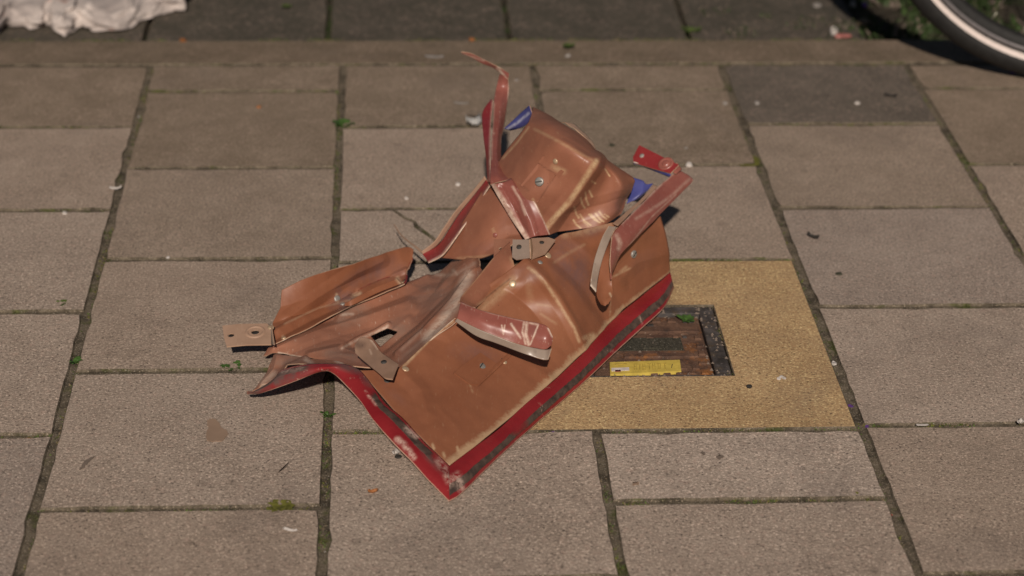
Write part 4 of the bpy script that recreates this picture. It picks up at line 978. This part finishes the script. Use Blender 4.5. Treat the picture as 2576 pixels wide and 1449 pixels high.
# ------------------------------------------------------------------ small litter
def shard(x, y, r, h, mat, name, label, cat, flat=0.5, seed=0, sides=7, stretch=1.0, ang=0.0, lift=0.0, group=None, base=0.0):
    rr = random.Random(seed)
    p = at(x, y, base); V = []; F = []
    for lvl, (k, z) in enumerate(((1.0, -0.001), (1.0 * (1 - .15 * flat), h * .55), (0.55 + .4 * flat, h))):
        for i in range(sides):
            t = 2 * math.pi * i / sides; q = .75 * r * k * rr.uniform(.72, 1.2)
            dx, dy = q * math.cos(t) * stretch, q * math.sin(t)
            V.append((dx * math.cos(ang) - dy * math.sin(ang), dx * math.sin(ang) + dy * math.cos(ang), z * .6 * rr.uniform(.75, 1.2) + lift))
    for l in range(2):
        for i in range(sides):
            j = (i + 1) % sides; F.append([l * sides + i, l * sides + j, (l + 1) * sides + j, (l + 1) * sides + i])
    F += [[2 * sides + i for i in range(sides)], [i for i in range(sides)][::-1]]
    o = link(name, mesh_from(name, V, F), None, [M[mat]]); o.location = tuple(p)
    return tag(o, label, cat, group)

def scrap(x, y, w, l, mat, name, label, cat, ang=0.0, seed=0, curl=0.006, base=0.0):
    rr = random.Random(seed); p = at(x, y, base); V = []; F = []; nu, nv = 9, 5
    for i in range(nu):
        for j in range(nv):
            u, v = i / (nu - 1) - .5, j / (nv - 1) - .5
            ww = w * (1 - 1.1 * u * u) * rr.uniform(.85, 1.1)
            dx, dy = u * l, v * ww
            z = .001 + curl * (abs(v) * 1.1 + 2.0 * u * u) * rr.uniform(.7, 1.3)
            V.append((dx * math.cos(ang) - dy * math.sin(ang), dx * math.sin(ang) + dy * math.cos(ang), z))
    for i in range(nu - 1):
        for j in range(nv - 1): F.append([i * nv + j, (i + 1) * nv + j, (i + 1) * nv + j + 1, i * nv + j + 1])
    o = link(name, mesh_from(name, V, F, True), None, [M[mat]]); o.location = tuple(p)
    md = o.modifiers.new('thickness', 'SOLIDIFY'); md.thickness = 0.0005
    return tag(o, label, cat)

def weed(x, y, r, n, name, label, mat='weed_green', seed=0, h=0.5, base=-0.006):
    rr = random.Random(seed); p = at(x, y, base); V = []; F = []
    for k in range(n):
        t = rr.uniform(0, 2 * math.pi); L = r * rr.uniform(.5, 1.1); w = L * rr.uniform(.18, .34); up = h * rr.uniform(.4, 1.2)
        d = np.array([math.cos(t), math.sin(t), 0]); s = np.array([-math.sin(t), math.cos(t), 0]); z = np.array([0, 0, 1.0])
        c0 = np.array([rr.uniform(-.3, .3) * r, rr.uniform(-.2, .2) * r, .003]); b = len(V)
        V += [c0, c0 + d * L * .4 + s * w + z * L * up * .6, c0 + d * L * .4 - s * w + z * L * up * .6, c0 + d * L * .75 + s * w * .8 + z * L * up * .85, c0 + d * L * .75 - s * w * .8 + z * L * up * .85, c0 + d * L + z * L * up * .8]
        F += [[b, b + 2, b + 1], [b + 1, b + 2, b + 4, b + 3], [b + 3, b + 4, b + 5]]
    o = link(name, mesh_from(name, V, F), None, [M[mat]]); o.location = tuple(p)
    return tag(o, label, 'weed')

scrap(1004, 1140, .009, .020, 'litter_white', 'paper_scrap', 'small torn white scrap touching the left red rim', 'litter', .9, 1, .006)
shard(1001, 1151, .006, .004, 'litter_dark', 'dark_pebble', 'dark chip right below the white scrap by the red rim', 'pebble', seed=2)
scrap(938, 1241, .005, .010, 'litter_orange', 'leaf_fragment', 'tiny rusty orange leaf fragment left of the panel bottom corner', 'leaf', .3, 3, .004)
shard(2098, 918, .0055, .006, 'litter_white', 'glass_crumb', 'bright glassy crumb in the joint right of the yellow surround', 'glass', seed=4, base=-.004)
for i, (dx, dy) in enumerate(((0, 0), (7, 4), (-6, 5))):
    shard(1965 + dx, 949 + dy, 0.0038, .003, 'litter_white', 'glass_crumb', ('middle', 'right', 'left')[i] + ' crumb of the white cluster of three on the yellow surround', 'glass', seed=20 + i, group='crumbs on the yellow surround')
shard(2157, 262, .0055, .007, 'litter_white', 'glass_bead', 'round whitish bead on the dark slab at upper right', 'glass', flat=.2, seed=5, sides=10)
scrap(2045, 600, .006, .017, 'litter_dark', 'dry_leaf', 'narrow dark dry leaf on the slab right of the red bracket', 'leaf', -.75, 6, .006)
shard(2111, 690, .007, .003, 'litter_olive', 'dirt_crumb', 'dull dark crumb on the slab right above the yellow surround', 'pebble', seed=7)
shard(652, 270, .006, .004, 'litter_orange', 'orange_crumb', 'orange crumb on a slab at upper left', 'litter', seed=8)
shard(163, 538, .005, .005, 'litter_white', 'white_crumb', 'white crumb at a joint near the left picture edge', 'litter', seed=9)
shard(350, 298, .005, .006, 'litter_grey', 'grey_pebble', 'pale grey pebble in the long joint at upper left', 'pebble', seed=10, base=-.005)
scrap(291, 478, .006, .016, 'litter_white', 'white_chip', 'white chip lying across the long left joint', 'litter', .2, 11, .004)
shard(423, 648, .0035, .003, 'litter_white', 'white_crumb', 'white crumb in the moss joint left of the wing', 'litter', seed=12)
scrap(730, 1338, .004, .015, 'litter_white', 'white_fleck', 'thin white fleck on the bottom slab left of the middle joint', 'litter', -.35, 13, .003)
shard(818, 1397, .0055, .004, 'litter_white', 'glass_crumb', 'white crumb in the middle joint near the bottom edge', 'glass', seed=14, base=-.005)
shard(812, 1338, .003, .003, 'litter_white', 'glass_crumb', 'tiny white crumb in the middle joint above the bottom one', 'glass', seed=15, base=-.005)
scrap(2320, 1071, .004, .014, 'litter_white', 'white_stick', 'short white stick in the joint at lower right', 'litter', .03, 16, .001)
scrap(2567, 1067, .006, .010, 'litter_white', 'white_chip', 'white chip in a joint at the right picture edge', 'litter', .8, 17, .005)
shard(1725, 375, .004, .004, 'litter_grey', 'grey_crumb', 'grey crumb right of the red bracket tip', 'pebble', seed=18)
shard(1733, 418, .007, .007, 'litter_white', 'white_crumb', 'pale crumb just behind the upper end of the side strap', 'litter', seed=19)
shard(1824, 262, .006, .005, 'litter_grey', 'grey_pebble', 'pale pebble beside the joint left of the dark slab', 'pebble', seed=30)
shard(1904, 261, .006, .005, 'litter_grey', 'grey_pebble', 'pale pebble on the left part of the dark slab', 'pebble', seed=31)
shard(1540, 367, .008, .004, 'litter_olive', 'moss_crumb', 'dark green crumb behind the upper panel', 'moss', seed=32)
scrap(2240, 245, .007, .018, 'litter_dark', 'dry_leaf', 'dark purple brown leaf on the right part of the dark slab', 'leaf', -.3, 33, .006)
shard(1885, 973, .0045, .004, 'litter_dark', 'dark_pellet', 'small black pellet on the front of the yellow surround', 'pebble', seed=34, base=.0015)
shard(2140, 1024, .006, .003, 'litter_purple', 'purple_petal', 'purple petal in the joint at the corner of the yellow surround', 'petal', seed=35, base=-.004)
shard(1391, 1091, .004, .003, 'litter_purple', 'purple_petal', 'purple petal in the joint below the right red rim', 'petal', seed=36, base=-.003)
shard(2181, 1074, .004, .003, 'litter_purple', 'purple_petal', 'purple petal right of the joint crossing at lower right', 'petal', seed=37, base=-.003)
shard(2240, 1298, .004, .003, 'litter_red', 'red_crumb', 'orange red crumb in the long joint at lower right', 'litter', seed=38, base=-.004)
shard(2098, 84, .012, .014, 'litter_white', 'white_lump', 'whitish lump with a pink scrap beyond the kerb at upper right', 'litter', seed=39, stretch=.8, base=-.012)
shard(2122, 92, .012, .007, 'litter_pink', 'pink_scrap', 'pink scrap touching the whitish lump beyond the kerb', 'litter', seed=40, stretch=1.6, base=-.012)
shard(2170, 58, .014, .010, 'dry_brown', 'brown_pebble', 'tan lump between the pink scrap and the bicycle wheel', 'pebble', seed=41, stretch=1.3, ang=-.6, base=-.014)
shard(2055, 18, .012, .008, 'litter_grey', 'grey_pebble', 'grey pebble near the top edge, third lump left of the wheel', 'pebble', seed=42, base=-.016)
shard(2145, 14, .013, .010, 'litter_grey', 'grey_pebble', 'grey pebble near the top edge, second lump left of the wheel', 'pebble', seed=43, stretch=.7, base=-.016)
shard(2175, 14, .010, .010, 'litter_purple', 'bluish_pebble', 'dull bluish pebble near the top edge, nearest to the wheel', 'pebble', seed=44, stretch=.8, base=-.016)
shard(460, 104, .008, .006, 'litter_orange', 'leaf_fragment', 'orange leaf fragment on the kerb right of the paper', 'leaf', seed=45)
shard(1186, 100, .007, .005, 'litter_orange', 'leaf_fragment', 'orange leaf fragment on the kerb above the strap tip', 'leaf', seed=46, base=.003)
scrap(1092, 145, .010, .030, 'litter_grey', 'pale_smear', 'pale flattened scrap on the kerb left of the strap tip', 'litter', -.1, 47, .002)
shard(1429, 142, .006, .006, 'litter_grey', 'grey_pebble', 'pale pebble on the kerb below the dark weed', 'pebble', seed=48, base=.003)
scrap(1192, 318, .020, .022, 'clear_plastic', 'clear_plastic_scrap', 'crumpled clear plastic scrap left of the upright strap', 'plastic', .2, 49, .014)
shard(2549, 183, .007, .005, 'litter_purple', 'purple_petal', 'dull lilac crumb right below the bicycle tyre', 'petal', seed=50)
shard(75, 1110, .006, .004, 'litter_orange', 'leaf_fragment', 'brown red leaf fragment in a joint at the lower left edge', 'leaf', seed=51, stretch=1.6, base=-.003)
shard(1300, 203, .005, .004, 'litter_grey', 'grey_crumb', 'pale crumb on the slab right of the upright strap', 'pebble', seed=52)
scrap(1160, 262, .006, .022, 'litter_grey', 'pale_chip', 'pale flat chip on the slab left of the upright strap', 'litter', -.2, 53, .002)
shard(1022, 500, .004, .004, 'litter_white', 'white_crumb', 'white crumb above the cracked slab', 'litter', seed=54)
shard(1152, 465, .005, .005, 'litter_white', 'white_crumb', 'white crumb left of the red channel flange', 'litter', seed=55)

weed(586, 932, .013, 26, 'green_weed', 'small green weed in the joint below the left bracket', seed=1)
weed(868, 322, .016, 30, 'green_weed', 'green weed at a joint crossing above the crack', seed=2)
weed(820, 1055, .010, 14, 'green_weed', 'tiny light green weed in the middle joint left of the red rim', seed=3, h=.8)
weed(1725, 812, .012, 26, 'green_weed', 'bright green weed growing on the rusty cover', seed=4)
weed(188, 920, .010, 16, 'green_weed', 'small green weed in the long left joint', seed=5)
weed(705, 1285, .013, 70, 'moss_clump', 'yellow green moss clump in the joint at lower left', 'moss_yellow', seed=6, h=.45)
weed(1880, 413, .020, 120, 'moss_clump', 'olive moss clump at the joint right of the red bracket', 'moss_yellow', seed=7, h=.15)
weed(1432, 122, .010, 30, 'dark_weed', 'dark weed on the kerb above the upper panel', 'moss_green', seed=8, base=.002)
weed(1738, 85, .014, 60, 'dark_weed', 'dark weed in a joint beyond the kerb', 'moss_green', seed=9, base=-.02)
weed(720, 22, .012, 20, 'dark_weed', 'dark weed on the weathered slabs near the paper', 'moss_green', seed=10, base=-.014)
weed(2420, 1066, .012, 24, 'green_weed', 'flat green weed in the joint at the lower right edge', seed=11, h=.25)
weed(2140, 1254, .010, 18, 'green_weed', 'pale green weed in the lower right cross joint', 'moss_yellow', seed=12)
weed(150, 775, .010, 18, 'dark_weed', 'dark weed in a joint at the left edge', 'moss_green', seed=13)

# ------------------------------------------------------------------ moss in the joints and grass in the bed
def tufts(name, spots, mats, label=None):
    V = []; F = []; mi = []
    for (p, s, hh, m) in spots:
        t = random.uniform(0, 6.28); d = np.array([math.cos(t), math.sin(t), 0]) * s; w = np.array([-math.sin(t), math.cos(t), 0]) * s * .35
        z = np.array([0, 0, hh]); b = len(V)
        V += [p - w, p + w, p + d * .5 + w * .6 + z * .8, p + d + z]
        F.append([b, b + 1, b + 2]); F.append([b + 1, b + 3, b + 2]); mi += [m, m]
    me = mesh_from(name, V, F); me.polygons.foreach_set('material_index', mi)
    o = link(name, me, None, [M[k] for k in mats]); o['kind'] = 'stuff'
    return o
spots = []
def moss_run(x0, y0, x1, y1, dens, green=.45, w=.0055, hgt=.0035):
    a, b = at(x0, y0, -.0028), at(x1, y1, -.0028); L = np.linalg.norm(b - a)
    for k in range(int(L * 150 * dens)):
        t = random.random()
        if noise.noise(Vector((t * L * 22, x0 * .1, y0 * .1))) < -0.02: continue
        p = a * (1 - t) + b * t + np.array([random.gauss(0, w * .5), random.gauss(0, w * .5), 0])
        g = random.random(); spots.append((p, random.uniform(.002, .005), random.uniform(.001, hgt), 0 if g < green else (1 if g < green + .25 else 2)))
for r in [(200, 928, 680, 922, 14), (110, 1300, 795, 1285, 12), (0, 778, 200, 777, 10), (0, 1103, 130, 1100, 8), (270, 648, 835, 643, 8), (870, 320, 1210, 318, 12), (860, 522, 1130, 522, 10),
          (330, 414, 845, 412, 5), (390, 234, 850, 231, 4), (1690, 660, 1995, 655, 26), (1350, 1088, 2150, 1078, 16), (840, 1095, 980, 1090, 10), (1540, 1274, 2215, 1255, 12), (2160, 1075, 2576, 1068, 12),
          (1380, 235, 1820, 236, 10), (1880, 320, 2350, 312, 8), (1970, 520, 2480, 508, 8), (1690, 770, 1795, 769, 40), (1797, 772, 1843, 945, 16), (0, 322, 330, 324, 4), (0, 540, 275, 533, 5),
          (385, 172, 70, 1434, 5), (852, 180, 812, 1434, 5), (1500, 1100, 1558, 1440, 5), (1805, 180, 2290, 1440, 5), (2272, 170, 2576, 645, 4), (1335, 180, 1352, 270, 8), (0, 103, 2250, 102, 8), (860, 165, 2270, 165, 5)]:
    moss_run(*r)
tufts('joint_moss', spots, ['moss_green', 'moss_yellow', 'dry_brown'])
spots = []
for k in range(5200):
    x, y = random.uniform(1.10, 2.1), random.uniform(1.47, 2.15)
    if noise.noise(Vector((x * 9, y * 9, 1))) < -0.05 or x < 1.12 + 0.10 * noise.noise(Vector((y * 14, 0, 4))): continue
    spots.append((np.array([x, y, -.026]), random.uniform(.008, .022), random.uniform(.006, .030), 0 if random.random() < .75 else 2))
for k in range(900):
    x, y = random.uniform(.88, 1.2), random.uniform(1.46, 1.62)
    if noise.noise(Vector((x * 14, y * 14, 8))) < 0.12: continue
    spots.append((np.array([x, y, -.016]), random.uniform(.004, .010), random.uniform(.003, .010), 0 if random.random() < .6 else 2))
tufts('bed_grass', spots, ['grass_dark', 'moss_yellow', 'stain_dark'])
